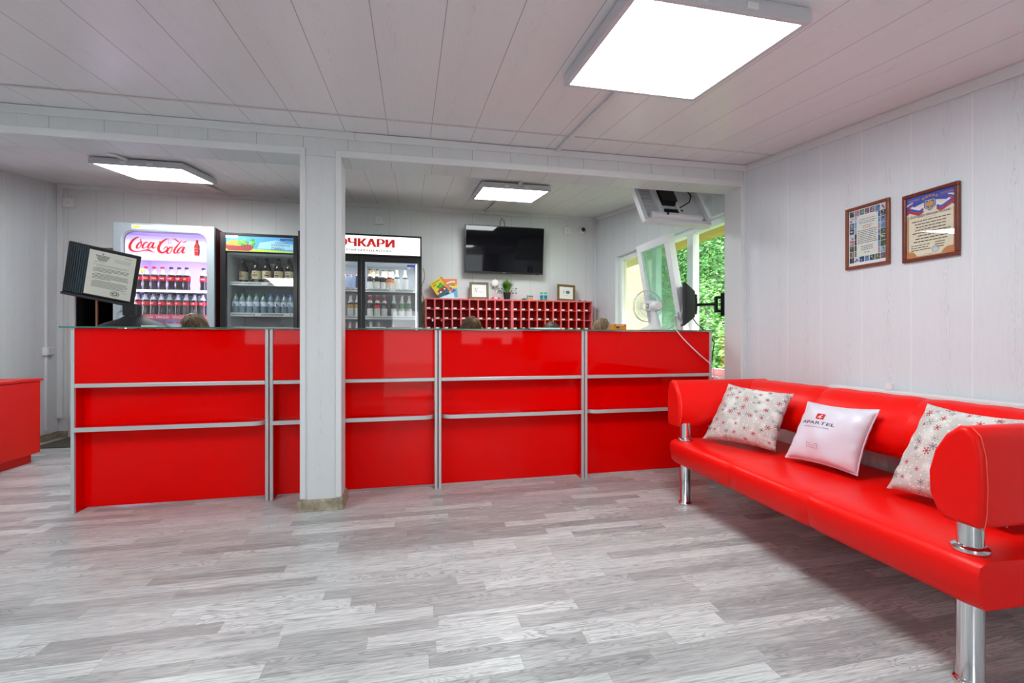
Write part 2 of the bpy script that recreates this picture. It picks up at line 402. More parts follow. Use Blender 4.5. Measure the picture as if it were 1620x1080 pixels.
# back wall with a dark doorway
DX0, DX1, DZ = -3.44, -2.55, 2.0
wb = M(m_wallX)
wb.box(XL - .1, DX0, YB, YB + .1, 0, 2.75); wb.box(DX1, XR + WD, YB, YB + .1, 0, 2.75); wb.box(DX0, DX1, YB, YB + .1, DZ, 2.75)
struct(wb.obj('wall_back'))
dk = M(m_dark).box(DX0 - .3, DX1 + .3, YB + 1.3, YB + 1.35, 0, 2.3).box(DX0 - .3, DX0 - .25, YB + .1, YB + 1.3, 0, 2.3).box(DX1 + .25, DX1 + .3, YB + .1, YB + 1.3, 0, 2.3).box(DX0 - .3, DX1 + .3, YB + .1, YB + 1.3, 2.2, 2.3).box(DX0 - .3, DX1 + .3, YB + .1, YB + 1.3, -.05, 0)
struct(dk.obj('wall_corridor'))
dr = thing('door_1', (DX0, YB, 0), 'dark doorway in the back wall left of the red drinks fridge', 'door'); del dr['category']; struct(dr)
M(m_trim).box(DX0 - .05, DX0 + .01, YB - .015, YB + .01, 0, DZ + .05).box(DX1 - .01, DX1 + .05, YB - .015, YB + .1, 0, DZ + .05).box(DX0 + .01, DX1 - .01, YB - .015, YB + .1, DZ - .01, DZ + .05).obj('door_frame', dr, bev=.004)
M(m_dark).box(DX0 + .0002, DX0 + .012, YB + .0101, YB + .1, .001, DZ - .01).obj('reveal', dr)  # added near-black lining: doorway darkness painted over the white reveal
M(pbr('door_edge_wood', (.55, .28, .17), .5)).box(DX0 + .17, DX0 + .183, YB + .03, YB + .05, .01, DZ - .05).obj('door_edge', dr)
M(pbr('dark_door_leaf', (.02, .008, .02), .4)).box(DX0 + .30, DX0 + .55, YB + .3, YB + .34, .01, DZ - .05).obj('door_leaf', dr)
struct(M(m_wallY).box(XL - .1, XL, YF, YB, 0, 2.75).obj('wall_left'))
# front wall behind the camera: glazed entrance door and a window that daylight comes through
wf = M(m_wallX); FD0, FD1, FW0, FW1 = -.50, .42, .80, 2.0
wf.box(XL - .1, -2.6, YF - .1, YF, 0, 2.75); wf.box(-2.6, -1.5, YF - .1, YF, 0, .9); wf.box(-2.6, -1.5, YF - .1, YF, 1.85, 2.75); wf.box(-1.5, FD0, YF - .1, YF, 0, 2.75)
wf.box(FD0, FD1, YF - .1, YF, 2.0, 2.75); wf.box(FD1, FW0, YF - .1, YF, 0, 2.75); wf.box(FW0, FW1, YF - .1, YF, 0, .9); wf.box(FW0, FW1, YF - .1, YF, 1.85, 2.75); wf.box(FW1, XR + WD, YF - .1, YF, 0, 2.75)
struct(wf.obj('wall_front'))
def simple_window(nm, x0, x1, z0, z1):
    f = M(m_upvc)
    t = .06; f.box(x0, x0 + t, YF - .08, YF - .02, z0, z1).box(x1 - t, x1, YF - .08, YF - .02, z0, z1).box(x0 + t, x1 - t, YF - .08, YF - .02, z0, z0 + t).box(x0 + t, x1 - t, YF - .08, YF - .02, z1 - t, z1)
    o = struct(f.obj(nm)); M(m_glass).box(x0 + t, x1 - t, YF - .053, YF - .047, z0 + t, z1 - t).obj('pane', o); return o
simple_window('window_2', FW0, FW1, .9, 1.85); simple_window('window_3', -2.6, -1.5, .9, 1.85); simple_window('door_2', FD0, FD1, 0, 2.0)

# partition: header + pillar + jambs
def zb(x): return 2.10 + .0105 * (x + .4)       # underside of the header
pt = M(m_part)
b = [(XL, Y0, zb(XL)), (XR, Y0, zb(XR)), (XR, Y1, zb(XR)), (XL, Y1, zb(XL))]
pt.hexa(b, [(XL, Y0, zc(XL, Y0) + .02), (XR, Y0, zc(XR, Y0) + .02), (XR, Y1, zc(XR, Y1) + .02), (XL, Y1, zc(XL, Y1) + .02)])
PX0, PX1 = -.632, -.408
pt.box(PX0, PX1, Y0, Y1, 0, zb(PX0) - .0003)
struct(pt.obj('wall_partition'))
struct(M(m_trim).box(2.352, XR, Y0 + .001, Y1, 0, zb(2.37) + .003).obj('trim_1', bev=.003))
def band(nm, x0, x1, za, zbb, y0, y1, mat=m_trim, bev=.003):
    bb = [(x0, y0, za(x0)), (x1, y0, za(x1)), (x1, y1, za(x1)), (x0, y1, za(x0))]
    return struct(M(mat).hexa(bb, [(p[0], p[1], zbb(p[0])) for p in bb]).obj(nm, bev=bev))
band('trim_2', XL, PX0 + .027, zb, lambda x: zb(x) + .042, Y0 - .008, Y0)
band('trim_3', PX1 - .030, XR - .01, zb, lambda x: zb(x) + .042, Y0 - .008, Y0)
band('trim_4', XL, -.33, lambda x: zc(x, Y0) - .045, lambda x: zc(x, Y0) - .001, Y0 - .014, Y0)
band('trim_5', -.326, XR - .01, lambda x: zc(x, Y0) - .046, lambda x: zc(x, Y0) - .004, Y0 - .016, Y0)
for i, (x0, x1, z0) in enumerate(((PX0 - .003, PX0 + .027, .075), (PX1 - .03, PX1 + .003, .075), (2.345, 2.372, 0), (2.372, XR, 0))):
    struct(M(m_trim).box(x0, x1, Y0 - (.009 if i < 3 else .012), Y0 + (.001 if i < 3 else 0), z0, zb(x0) + (.04 if i < 3 else .12)).obj('trim_%d' % (6 + i), bev=.003))
# ceiling profile strip parallel to the header
yy = 2.60
bb = [(XL, yy, zc(XL, yy) - .004), (XR, yy, zc(XR, yy) - .004), (XR, yy + .012, zc(XR, yy + .012) - .004), (XL, yy + .012, zc(XL, yy + .012) - .004)]
struct(M(pbr('ceiling_strip', 'd8cfcf', .4)).hexa(bb, [(p[0], p[1], p[2] + .004) for p in bb]).obj('trim_10'))
# cornices
def cornice(nm, p, q, w_, hgt):
    p = V3(p); q = V3(q); n = V3(w_); b = [p, q, q + n, p + n]
    return struct(M(m_trim).hexa([v - V3((0, 0, hgt)) for v in b], b).obj(nm, bev=.004))
cornice('trim_11', (XR, YF, zc(XR, YF)), (XR, Y0, zc(XR, Y0)), (-.012, 0, 0), .05)
cornice('trim_12', (XR, Y1, zc(XR, Y1)), (XR, YB, zc(XR, YB)), (-.03, 0, 0), .045)
cornice('trim_13', (XL, YB, zc(XL, YB)), (XR, YB, zc(XR, YB)), (0, -.03, 0), .045)
struct(M(m_trim).box(XR - .035, XR, YB - .035, YB, 0, 2.6).obj('trim_14', bev=.005))
struct(M(m_trim).box(XL, XL + .05, YB - .03, YB, .2, 2.6).obj('trim_15', bev=.005))
# skirting
struct(M(m_base).box(XL, DX0 - .05, YB - .015, YB, 0, .07).box(DX1 + .05, XR, YB - .015, YB, 0, .07).obj('baseboard_back', bev=.004))
struct(M(m_base).box(XL, XL + .015, YF, YB - .016, 0, .07).obj('baseboard_left', bev=.004))
struct(M(m_base).box(XR - .015, XR, YF, Y0 - .02, 0, .07).obj('baseboard_right', bev=.004))
sk = M(m_base); e = .014
prof = [(0, 0), (-.018, 0), (-.014, .012), (-.012, .055), (-.006, .066), (0, .068)]
sk.prism([(Y0 + p[0], p[1]) for p in prof], 0, PX0 - e, PX1 + e)
sk.prism([(PX1 - p[0], p[1]) for p in prof], 1, Y0 - e, Y1 + e); sk.prism([(PX0 + p[0], p[1]) for p in prof], 1, Y0 - e, Y1 + e)
for x in (PX0 - .002, PX1 + .002): sk.box(x - .012, x + .012, Y0 - .022, Y0 + .002, 0, .07)
struct(sk.obj('baseboard_pillar', bev=.002))

# ================================================================ CEILING LIGHT PANELS
def light_panel(x, y, label, rot=0):
    S = .318; s2 = .297; y0, y1 = y - S, y + S; x0, x1 = x - S, x + S
    def z(xx, yy, d): return zc(xx, yy) - d
    t = thing('ceiling_light', (x, y, zc(x, y) - .07), label, 'ceiling light', 'square ceiling light panels')
    def sl_(a, b_, c, d_, e0, e1, mat, nm, bev=0):
        bb = [(a, c, z(a, c, e0)), (b_, c, z(b_, c, e0)), (b_, d_, z(b_, d_, e0)), (a, d_, z(a, d_, e0))]
        return M(mat).hexa(bb, [(p[0], p[1], p[2] + e0 - e1) for p in bb]).obj(nm, t, bev=bev)
    fr = M(m_lamp)
    for (a, b_, c, d_) in ((x0, x1, y0, y - s2), (x0, x1, y + s2, y1), (x0, x - s2, y - s2, y + s2), (x + s2, x1, y - s2, y + s2)):
        bb = [(a, c, z(a, c, .050)), (b_, c, z(b_, c, .050)), (b_, d_, z(b_, d_, .050)), (a, d_, z(a, d_, .050))]
        fr.hexa(bb, [(p[0], p[1], p[2] + .040) for p in bb])
    fr.obj('frame', t)
    sl_(x0 + .004, x1 - .004, y0 + .004, y1 - .004, .012, .0005, m_lamp, 'backing')
    sl_(x - s2, x + s2, y - s2, y + s2, .047, .041, m_panel, 'diffuser')
    for a in (-.09, .09): M(m_white).box(x + a - .02, x + a + .02, y0 - .006, y0 + .001, z(x, y0, .04), z(x, y0, .02)).obj('clip', t)
    return t
light_panel(.965, 1.56, 'large lit square ceiling panel in the front room near the camera')
light_panel(-2.07, 4.38, 'lit square ceiling panel behind the header on the left, above the drinks fridges')
light_panel(.925, 4.28, 'lit square ceiling panel behind the header, above and left of the television')
light_panel(-2.07, 1.45, 'lit square ceiling panel at the far left of the front room')
# surface cable trunking on the ceiling
def duct(nm, x, ya, yb, label, x2=None):
    x2 = x if x2 is None else x2
    bb = [(x, ya, zc(x, ya) - .016), (x + .026, ya, zc(x, ya) - .016), (x2 + .026, yb, zc(x2, yb) - .016), (x2, yb, zc(x2, yb) - .016)]
    return tag(M(m_trim).hexa(bb, [(p[0], p[1], p[2] + .015) for p in bb]).obj(nm, bev=.002), label, 'cable trunking')
duct('cable_trunking', .925, 1.885, 2.862, 'white cable trunking on the front ceiling running from light panel to header', .93)
duct('cable_trunking', .93, 3.07, 3.955, 'short trunking on the back ceiling between header and middle light panel')
duct('cable_trunking', .90, 4.605, 5.615, 'trunking on the back ceiling from middle light panel to back wall')
duct('cable_trunking', -2.15, 3.07, 4.055, 'short trunking on the back ceiling between header and left light panel')
duct('cable_trunking', -1.98, 4.705, 5.615, 'trunking on the back ceiling from left light panel to back wall')
duct('cable_trunking', -2.14, 1.775, 2.85, 'trunking end on the front ceiling at the left edge of the photo')

# ================================================================ RECEPTION COUNTER
CY = 3.125; CH = 1.078; REC = .075
mods = [(-1.925, -.87, 'leftmost red glossy counter module with the open end beside the document stand', 'R', 1),
        (-.87, .18, 'red glossy counter module partly hidden behind the white pillar', 'R', 0),
        (.18, 1.235, 'red glossy counter module just right of the pillar module, under the key rack', 'L', 0),
        (1.235, 2.29, 'rightmost red glossy counter module under the desk fan and monitor', 'L', 0)]
for x0, x1, lab, side, first in mods:
    t = thing('counter_module', ((x0 + x1) / 2, CY, 0), lab, 'reception counter', 'red reception counter modules')
    a, b = x0 + .022, x1 - .022
    for sx in (x0, x1 - .022):
        M(m_red).box(sx + .001, sx + .021, CY + .012, CY + .40, .0, CH).obj('side_panel', t)
        M(m_alu).box(sx + (.0035 if sx == x0 else 0), sx + (.022 if sx == x0 else .0185), CY - .004, CY + .0118, 0, CH).obj('edge_profile', t, bev=.002)
    M(m_red).box(a, b, CY + .002, CY + .02, .755, CH - .001).obj('upper_panel', t, bev=.001)
    M(m_alu).box(a, b, CY - .006, CY + .022, .731, .7545).obj('rail', t, bev=.003)
    M(m_red).box(a, b, CY + REC, CY + REC + .018, .501, .7305).obj('middle_panel', t)
    M(m_red).box(a, b, CY + REC, CY + REC + .018, .012, .4755).obj('lower_panel', t)
    # shelf board with one rounded end and an aluminium edge
    r = .082; yf = CY - .014
    def arc(off):
        yo = yf + off; yb_ = CY + REC + .017; pts = []
        if side == 'R':
            pts = [(a, yb_), (a, yo)] + [(b - off - r + (r - 0) * math.sin(q), yo + r - r * math.cos(q)) for q in [PI / 2 * k / 8 for k in range(9)]] + [(b - off, yb_)]
        else:
            pts = [(b, yb_), (b, yo)] + [(a + off + r - r * math.sin(q), yo + r - r * math.cos(q)) for q in [PI / 2 * k / 8 for k in range(9)]] + [(a + off, yb_)]
        return pts
    s_ = M(m_red).prism(arc(.004), 2, .4765, .5).obj('shelf', t)
    ar = arc(0)[1:-1]; inn = arc(.0035)[1:-1]
    ed = M(m_alu)
    n = len(ar); vv = [(p[0], p[1], z) for z in (.4755, .501) for p in ar] + [(p[0], p[1], z) for z in (.4755, .501) for p in inn]
    ed.add(vv, [(i, i + 1, n + i + 1, n + i) for i in range(n - 1)] + [(2 * n + i, 3 * n + i, 3 * n + i + 1, 2 * n + i + 1) for i in range(n - 1)] + [(n + i, n + i + 1, 3 * n + i + 1, 3 * n + i) for i in range(n - 1)] + [(i, 2 * n + i, 2 * n + i + 1, i + 1) for i in range(n - 1)])
    ed.obj('shelf_edging', t, smooth=True)
for x0, x1, lab in ((-1.965, -.532, 'thin green-edged glass top on the left half of the red counter'), (-.528, 2.30, 'thin green-edged glass top on the right half of the red counter')):
    g = thing('glass_countertop', ((x0 + x1) / 2, CY + .2, CH), lab, 'countertop')
    M(m_top).box(x0 + .001, x1 - .001, CY - .024, CY + .41, CH + .0015, CH + .0085).obj('glass_sheet', g)
    M(m_tope).box(x0, x1, CY - .0255, CY - .0243, CH + .001, CH + .009).obj('polished_edge', g)

# ================================================================ SOFA
t = thing('sofa', (1.9, 1.75, 0), 'long red leather sofa on chrome legs along the right wall', 'sofa', rotz=-math.radians(2))
SB, ST = .25, .39
prof = [(1.575, .252), (1.56, .27), (1.548, .35), (1.556, .376), (1.58, .388), (1.64, .393), (1.9, .382), (2.2, .386), (2.235, .375), (2.24, .26), (2.23, .25)]
ys = [.935, 1.515, 2.0, 2.565]
for i in range(3):
    y0, y1 = ys[i], ys[i + 1]; st = 14; m = M(m_redu); vv = []; N = len(prof)
    cx = sum(p[0] for p in prof) / N; cz = sum(p[1] for p in prof) / N
    for k in range(st + 1):
        q = k / st; y = y0 + (y1 - y0) * q; ed = min(q, 1 - q) * (y1 - y0)
        sh = 1 - .035 * math.exp(-ed / .012) * (1 if (i > 0 or q > .5) and (i < 2 or q < .5) else 1.6)
        for p in prof:
            z = cz + (p[1] - cz) * (sh if p[1] > cz else 1); x = p[0] + (.010 * math.exp(-ed / .010) if p[0] < 1.6 else 0)
            if p[1] > .37 and 1.6 < p[0] < 2.2: z += .004 * math.sin(9 * y + 5 * p[0]) 
            vv.append((x, y, z))
    m.add(vv, [(k * N + j, k * N + (j + 1) % N, (k + 1) * N + (j + 1) % N, (k + 1) * N + j) for k in range(st) for j in range(N)] + [tuple(range(N)), tuple(range(st * N, st * N + N))[::-1]])
    m.obj('seat', t, smooth=True, ang=60)
# backrest: D section bulging towards the room
bp = [(2.10, .488), (2.05, .52), (2.022, .575), (2.03, .64), (2.065, .705), (2.11, .748), (2.15, .76), (2.20, .752), (2.235, .73), (2.24, .50), (2.22, .486)]
by = [.95, 1.515, 1.99, 2.555]
for i in range(3):
    m = M(m_redu); vv = []; N = len(bp); st = 12
    for k in range(st + 1):
        q = k / st; y = by[i] + (by[i + 1] - by[i]) * q; ed = min(q, 1 - q) * (by[i + 1] - by[i]); e2 = .005 * math.exp(-ed / .012)
        vv += [(p[0] + (e2 if p[0] < 2.15 else 0), y, p[1] - (e2 if p[1] > .7 else 0) + (.002 * math.sin(40 * y + 30 * p[0]))) for p in bp]
    m.add(vv, [(k * N + j, k * N + (j + 1) % N, (k + 1) * N + (j + 1) % N, (k + 1) * N + j) for k in range(st) for j in range(N)] + [tuple(range(N)), tuple(range(st * N, st * N + N))[::-1]])
    m.obj('backrest', t, smooth=True, ang=60)
# arms
ap = [(.006, .478), (0, .52), (-.002, .60), (.002, .68), (.014, .735), (.036, .758), (.062, .757), (.094, .728), (.124, .675), (.140, .61), (.138, .545), (.118, .497), (.095, .478)]
for yo, sg in ((.928, 1), (2.598, -1)):
    prof = [(yo + sg * p[0], p[1]) for p in ap]
    M(m_redu).prism(prof, 0, 1.560, 2.235).obj('armrest', t, bev=.014, seg=4, smooth=True, ang=50)
    sm = M(pbr('stitching', (.95, .12, .06), .6)); cy_ = sum(p[0] for p in prof) / len(prof); cz_ = sum(p[1] for p in prof) / len(prof)
    sm.tube([(1.577, cy_ + (p[0] - cy_) * 1.002, cz_ + (p[1] - cz_) * 1.002) for p in prof + prof[:1]], .0016, 5).obj('seam', t)
# legs
for (lx, ly) in ((1.625, 1.0), (1.625, 2.5), (2.17, 1.0), (2.17, 2.5)):
    M(m_chrome).lathe([(.0405, 0), (.0415, .006), (.039, .014), (.034, .018), (.0315, .022), (.0315, SB + .01)], 32, Matrix.Translation((lx, ly, 0))).obj('leg', t, smooth=True)
    M(m_chrome).lathe([(.031, .375), (.044, .3885), (.0455, .394), (.044, .402), (.037, .408), (.031, .409), (.031, .50)], 32, Matrix.Translation((lx, ly, 0))).obj('arm_post', t, smooth=True)

# radiator behind the sofa
r_ = thing('radiator', (2.3, 1.7, .15), 'white panel radiator on the right wall behind the red sofa', 'radiator')
rb = M(m_white).box(2.30, 2.36, 1.25, 2.12, .16, .757)
rb.obj('radiator_body', r_, bev=.006)
for k in range(16): M(m_white).box(2.294, 2.2999, 1.275 + k * .0515, 1.305 + k * .0515, .19, .70).obj('rib', r_, bev=.003)
M(m_white).lathe([(.0, .78), (.018, .78), (.02, .75), (.014, .745), (.014, .7)][::-1], 14, Matrix.Translation((2.33, 1.81, .012))).obj('valve', r_, smooth=True)
for yb_ in (1.35, 2.05): M(m_white).box(2.3601, 2.388, yb_, yb_ + .05, .3, .6).obj('bracket', r_)

# ================================================================ CUSHIONS
def cushion(name, BL, BR, TL, TR, thick, mat, label, decor=None, seed=1, piping=False):
    BL, BR, TL, TR = map(V3, (BL, BR, TL, TR)); n = ((BR - BL).cross(TL - BL)).normalized()   # towards the viewer
    if n.dot(V3((0, 0, 1)) * .2 - V3(((BL.x), BL.y, -.3)).normalized()) < 0: n = -n
    rn = random.Random(seed); ph = [rn.uniform(0, 6) for _ in range(8)]
    def P(u, v, side, off=0):      # u,v in -1..1
        pin = 1 - .085 * (1 - u * u) * abs(v) ** 3 ; pin2 = 1 - .085 * (1 - v * v) * abs(u) ** 3
        a, b_ = (u * pin2 + 1) / 2, (v * pin + 1) / 2
        base = BL * (1 - a) * (1 - b_) + BR * a * (1 - b_) + TL * (1 - a) * b_ + TR * a * b_
        e = max(0, (1 - u * u)) * max(0, (1 - v * v)); hgt = thick / 2 * e ** .42
        hgt += thick * .045 * e ** .5 * (math.sin(7 * u + 3 * v + ph[0]) + math.sin(5 * v - 4 * u + ph[1]) * .7)
        cr = (abs(u) ** 6 + abs(v) ** 6) * e ** .3
        hgt += thick * .05 * cr * math.sin(16 * (u if abs(v) > abs(u) else v) + ph[2])
        return base + n * (side * (hgt + off))
    N = 30; m = M(mat); vv = []; idx = {}; uvs = []
    for side in (1, -1):
        for i in range(N + 1):
            for j in range(N + 1):
                edge = i in (0, N) or j in (0, N)
                if side == -1 and edge: idx[(side, i, j)] = idx[(1, i, j)]; continue
                idx[(side, i, j)] = len(vv)
                u = -1 + 2 * i / N; v = -1 + 2 * j / N; vv.append(P(u, v, side)); uvs.append(((u + 1) / 2, (v + 1) / 2))
    f = []
    for side in (1, -1):
        for i in range(N):
            for j in range(N):
                q = (idx[(side, i, j)], idx[(side, i + 1, j)], idx[(side, i + 1, j + 1)], idx[(side, i, j + 1)]); f.append(q if side == 1 else q[::-1])
    m.add(vv, f)
    low = min(p.z for p in vv)
    if decor or piping:
        t = thing(name, tuple(BL), label, 'cushion')
        m.obj('cover', t, smooth=True, ang=80, uvf=lambda co, i: uvs[i])
        if piping: M(mat).tube([P(u, v, 1) for u, v in [(-1 + 2 * k / 14, -1) for k in range(14)] + [(1, -1 + 2 * k / 14) for k in range(14)] + [(1 - 2 * k / 14, 1) for k in range(14)] + [(-1, 1 - 2 * k / 14) for k in range(15)]], .0028, 6).obj('piping', t, smooth=True)
        if decor: decor(t, P)
    else:
        o = tag(m.obj(name, smooth=True, ang=80, uvf=lambda co, i: uvs[i]), label, 'cushion', 'snowflake cushions on the sofa')
Zs = .405
cushion('cushion', (1.75, 2.475, Zs), (1.92, 2.09, Zs), (1.955, 2.505, Zs + .33), (2.0, 2.05, Zs + .315), .13, m_snow, 'snowflake-print cushion at the far end of the sofa, leaning in the corner', seed=2)
cushion('cushion', (1.886, 1.475, Zs), (1.860, 1.075, Zs), (2.035, 1.43, Zs + .345), (1.99, 1.05, Zs + .34), .12, m_snow, 'snowflake-print cushion at the near end of the sofa, half hidden by the armrest', seed=5)
def decor(t, P):
    fn = lambda a, b, off: P(a / .165, b / .165, 1, off)
    k = M(colm('15131a', .6)); k.text('APARTEL', None, -.045, .045, h=.016, wd=.168, fn=fn, off=.0012)
    k.text('НЕБОЛЬШАЯ СЕТЬ АПАРТ-ОТЕЛЕЙ', None, -.045, .022, h=.0062, wd=.128, fn=fn, off=.0012); k.obj('lettering', t)
    l = M(colm('c8141c', .6)); n = 6; u0, u1, v0, v1 = -.058, -.022, .066, .098
    g = [fn(u0 + (u1 - u0) * i / n, v0 + (v1 - v0) * j / n, .001) for i in range(n + 1) for j in range(n + 1)]
    l.add(g, [(i * (n + 1) + j, (i + 1) * (n + 1) + j, (i + 1) * (n + 1) + j + 1, i * (n + 1) + j + 1) for i in range(n) for j in range(n)])
    def rib(a, b, w_, m):
        dx, dy = b[0] - a[0], b[1] - a[1]; L = math.hypot(dx, dy); nx, ny = -dy / L * w_ / 2, dx / L * w_ / 2
        m.add([fn(a[0] + nx, a[1] + ny, .0017), fn(b[0] + nx, b[1] + ny, .0017), fn(b[0] - nx, b[1] - ny, .0017), fn(a[0] - nx, a[1] - ny, .0017)], [(0, 1, 2, 3)])
    l.text('apartel.ru', None, -.030, -.078, h=.0065, wd=.036, fn=fn, off=.0012)
    P4 = [(-.060, -.066), (-.004, -.066), (-.001, -.089), (-.055, -.089)]
    for i in range(4): rib(P4[i], P4[(i + 1) % 4], .0016, l)
    l.use(colm('f4f2f4', .6)); c = (-.040, .084)
    rib(c, (-.034, .092), .003, l); rib(c, (-.050, .073), .003, l); rib(c, (-.037, .070), .003, l); rib((-.044, .079), (-.030, .076), .0022, l)
    l.obj('logo', t)
cushion('cushion', (1.885, 1.985, Zs), (1.935, 1.64, Zs), (2.0, 1.96, Zs + .285), (2.01, 1.60, Zs + .295), .11, m_satin, 'white satin cushion printed APARTEL in the middle of the sofa', decor, seed=9, piping=True)

# ================================================================ LEFT RED CABINET
t = thing('low_cabinet', (-3.3, 4.0, 0), 'low red cabinet at the left edge of the photo', 'cabinet')
M(m_redl).box(-3.56, -3.04, 3.5, 4.575, .075, .672).obj('body', t, bev=.002)
M(pbr('purple_edge', (.45, .004, .10), .4)).box(-3.0399, -3.030, 4.566, 4.574, .078, .67).obj('edge_band', t)
M(m_redl).box(-3.57, -3.015, 3.48, 4.59, .6725, .692).obj('top', t, bev=.002)
M(m_redl).box(-3.038, -3.022, 3.5, 4.565, .078, .669).obj('door', t, bev=.001)
M(m_redl).box(-3.54, -3.075, 3.52, 4.55, 0, .0745).obj('plinth', t)
tag(M(colm('4a2fa0', .4)).box(-3.32, -3.02 - .045, 4.0, 4.10, .6925, .79).obj('storage_box', bev=.003), 'purple item standing on the red cabinet at the left photo edge', 'box')
tag(M(pbr('door_mat', (.10, .085, .07), .9, bump=.6, bscale=300)).box(-3.45, -2.76, 5.09, 5.62, .001, .012).obj('door_mat', bev=.003), 'dark ribbed mat on the floor before the dark doorway', 'mat')

# ================================================================ BACK WALL: boxes, trunking, camera, TV
def jbox(x, z, s, label, cable=None):
    t = thing('junction_box', (x, YB, z), label, 'junction box')
    M(m_white).box(x - s / 2, x + s / 2, YB - .035, YB, z - s / 2, z + s / 2).obj('cover', t, bev=.006)
    M(colm('8a8a8c')).box(x - .004, x + .004, YB - .0365, YB - .0352, z - .004, z + .004).obj('screw', t)
    M(m_trim).box(x - .010, x + .010, YB - .014, YB, z + s / 2 + .0005, z + s / 2 + .035).obj('conduit', t)
jbox(-3.475, 2.445, .10, 'white junction box below the ceiling at the left end of the back wall')
jbox(-.37, 2.44, .095, 'white junction box below the ceiling just right of the pillar')
jbox(1.985, 2.44, .095, 'white junction box on the back wall right of the television, near the camera')
t = thing('switch_box', (XL, YB - .2, .86), 'small white surface switch on the left wall near the doorway', 'switch')
M(m_white).box(XL, XL + .04, YB - .22, YB - .12, .86, .945).obj('cover', t, bev=.006)
M(m_trim).box(XL + .0401, XL + .046, YB - .205, YB - .135, .87, .935).obj('rocker', t, bev=.002)
tag(M(m_trim).box(XL, XL + .022, YB - .19, YB - .16, .1, .858).box(XL, XL + .022, YB - .19, YB - .16, .9455, 2.58).obj('cable_trunking', bev=.003), 'white vertical trunking on the left wall above and below the switch', 'cable trunking')
t = thing('security_camera', (2.19, YB, 2.47), 'small white dome security camera under the ceiling in the back right corner', 'security camera')
cT = Matrix.Translation((2.19, YB - .002, 2.455)) @ Matrix.Rotation(PI / 2, 4, 'X')
M(m_white).lathe([(.05, 0), (.05, .02), (.044, .03), (.042, .05), (.034, .068), (.03, .072)], 24, cT).obj('housing', t, smooth=True)
M(m_black).lathe([(.029, .066), (.026, .078), (.014, .088), (0, .091)], 24, cT).obj('lens', t, smooth=True)
t = thing('television', (1.13, YB, 1.86), 'large black flat television on the back wall above the key rack', 'television')
x0, x1, z0, z1 = .635, 1.622, 1.853, 2.425
M(m_black).box(x0, x1, 5.505, 5.54, z0, z1).obj('casing', t, bev=.004)
M(m_screen).box(x0 + .012, x1 - .012, 5.5035, 5.5049, z0 + .022, z1 - .012).obj('screen', t)
M(m_blackm).box(1.0, 1.26, 5.5401, YB - .002, 1.9, 2.1).obj('wall_bracket', t)
t.rotation_euler = (math.radians(6.5), 0, 0)
M(colm('a8a8b0')).arect(1.110, z0 + .006, 1.134, z0 + .014, (V3((0, 5.505, 0)), V3((1, 0, 0)), V3((0, 0, 1)), V3((0, -1, 0))), .002).obj('maker_badge', t)
M(pbr('red_led', (.6, 0, 0), .5)).box(1.53, 1.57, 5.507, 5.515, z0 - .006, z0 - .0005).obj('indicator', t)
tag(M(m_blackm).tube([(1.155, YB - .01, 2.42), (1.157, YB - .008, 2.48), (1.15, YB - .008, 2.53), (1.12, YB - .008, 2.555), (1.10, YB - .008, 2.50), (1.098, YB - .01, 2.42)], .004, 6).obj('television_cable', smooth=True), 'thin black cable looping above the television', 'cable')

ORD = ['first', 'second', 'third', 'fourth', 'fifth', 'sixth', 'seventh', 'eighth', 'ninth', 'tenth']
# ================================================================ KEY RACK
KY0, KY1 = 5.45, 5.62; KX = [.165, 1.215, 2.265]; KZ1 = 1.515; rows = 4; RH = .1165; TB = .016
key_spots = []
for u in range(2):
    x0, x1 = KX[u], KX[u + 1]
    t = thing('key_rack', ((x0 + x1) / 2, YB, KZ1 - .5), ['left half of the red pigeonhole key rack, beside the glass-door fridge', 'right half of the red pigeonhole key rack, in the room corner'][u], 'key rack', 'red key rack units')
    zb_ = KZ1 - TB - rows * RH
    fr = M(m_pink).box(x0, x1, KY0, YB - .001, KZ1 - TB, KZ1).box(x0, x1, KY0, YB - .001, zb_ - TB, zb_).box(x0, x0 + TB, KY0, YB - .001, zb_, KZ1 - TB).box(x1 - TB, x1, KY0, YB - .001, zb_, KZ1 - TB)
    fr.obj('frame', t)
    M(m_redin).box(x0 + TB, x1 - TB, YB - .008, YB - .002, zb_, KZ1 - TB).obj('back_panel', t)
    cw = (x1 - x0 - TB) / 10
    for i in range(1, 10): M(m_redl).box(x0 + i * cw, x0 + i * cw + TB, KY0 + .003, YB - .0085, zb_ + .0002, KZ1 - TB - .0002).use(m_pink).box(x0 + i * cw, x0 + i * cw + TB, KY0 + .001, KY0 + .003, zb_ + .0002, KZ1 - TB - .0002).obj('divider', t)  # pink front strip paints the light caught by the divider edge
    for i in range(10):
        for j in range(1, rows):
            z = KZ1 - TB - j * RH
            if u == 1 and i == 9 and j == 1 and False: continue
            M(m_pink if (u == 1 and i == 9 and j == 2) else m_redl).box(x0 + i * cw + TB + .0002, x0 + (i + 1) * cw - .0002, KY0 + .002, YB - .0085, z - .004, z + .004).obj('shelf', t)
    for j in range(1, rows):
        for i in range(10): key_spots.append((x0 + i * cw + TB, KZ1 - TB - j * RH + .0042, i, j, u))
tg = M(colm('f2f0ee', .5)); tg.hexa([(.002, 0, 0), (.040, 0, 0), (.046, .05, 0), (.010, .05, 0)], [(.006, 0, .018), (.044, 0, .018), (.050, .05, .014), (.014, .05, .014)])
proto = thing('key_fob', (0, 0, 0), 'white key fob with dark keys lying in a cell of the red key rack', 'key fob', 'key fobs in the pigeonholes', local=True)
tgo = tg.obj('tag', proto)
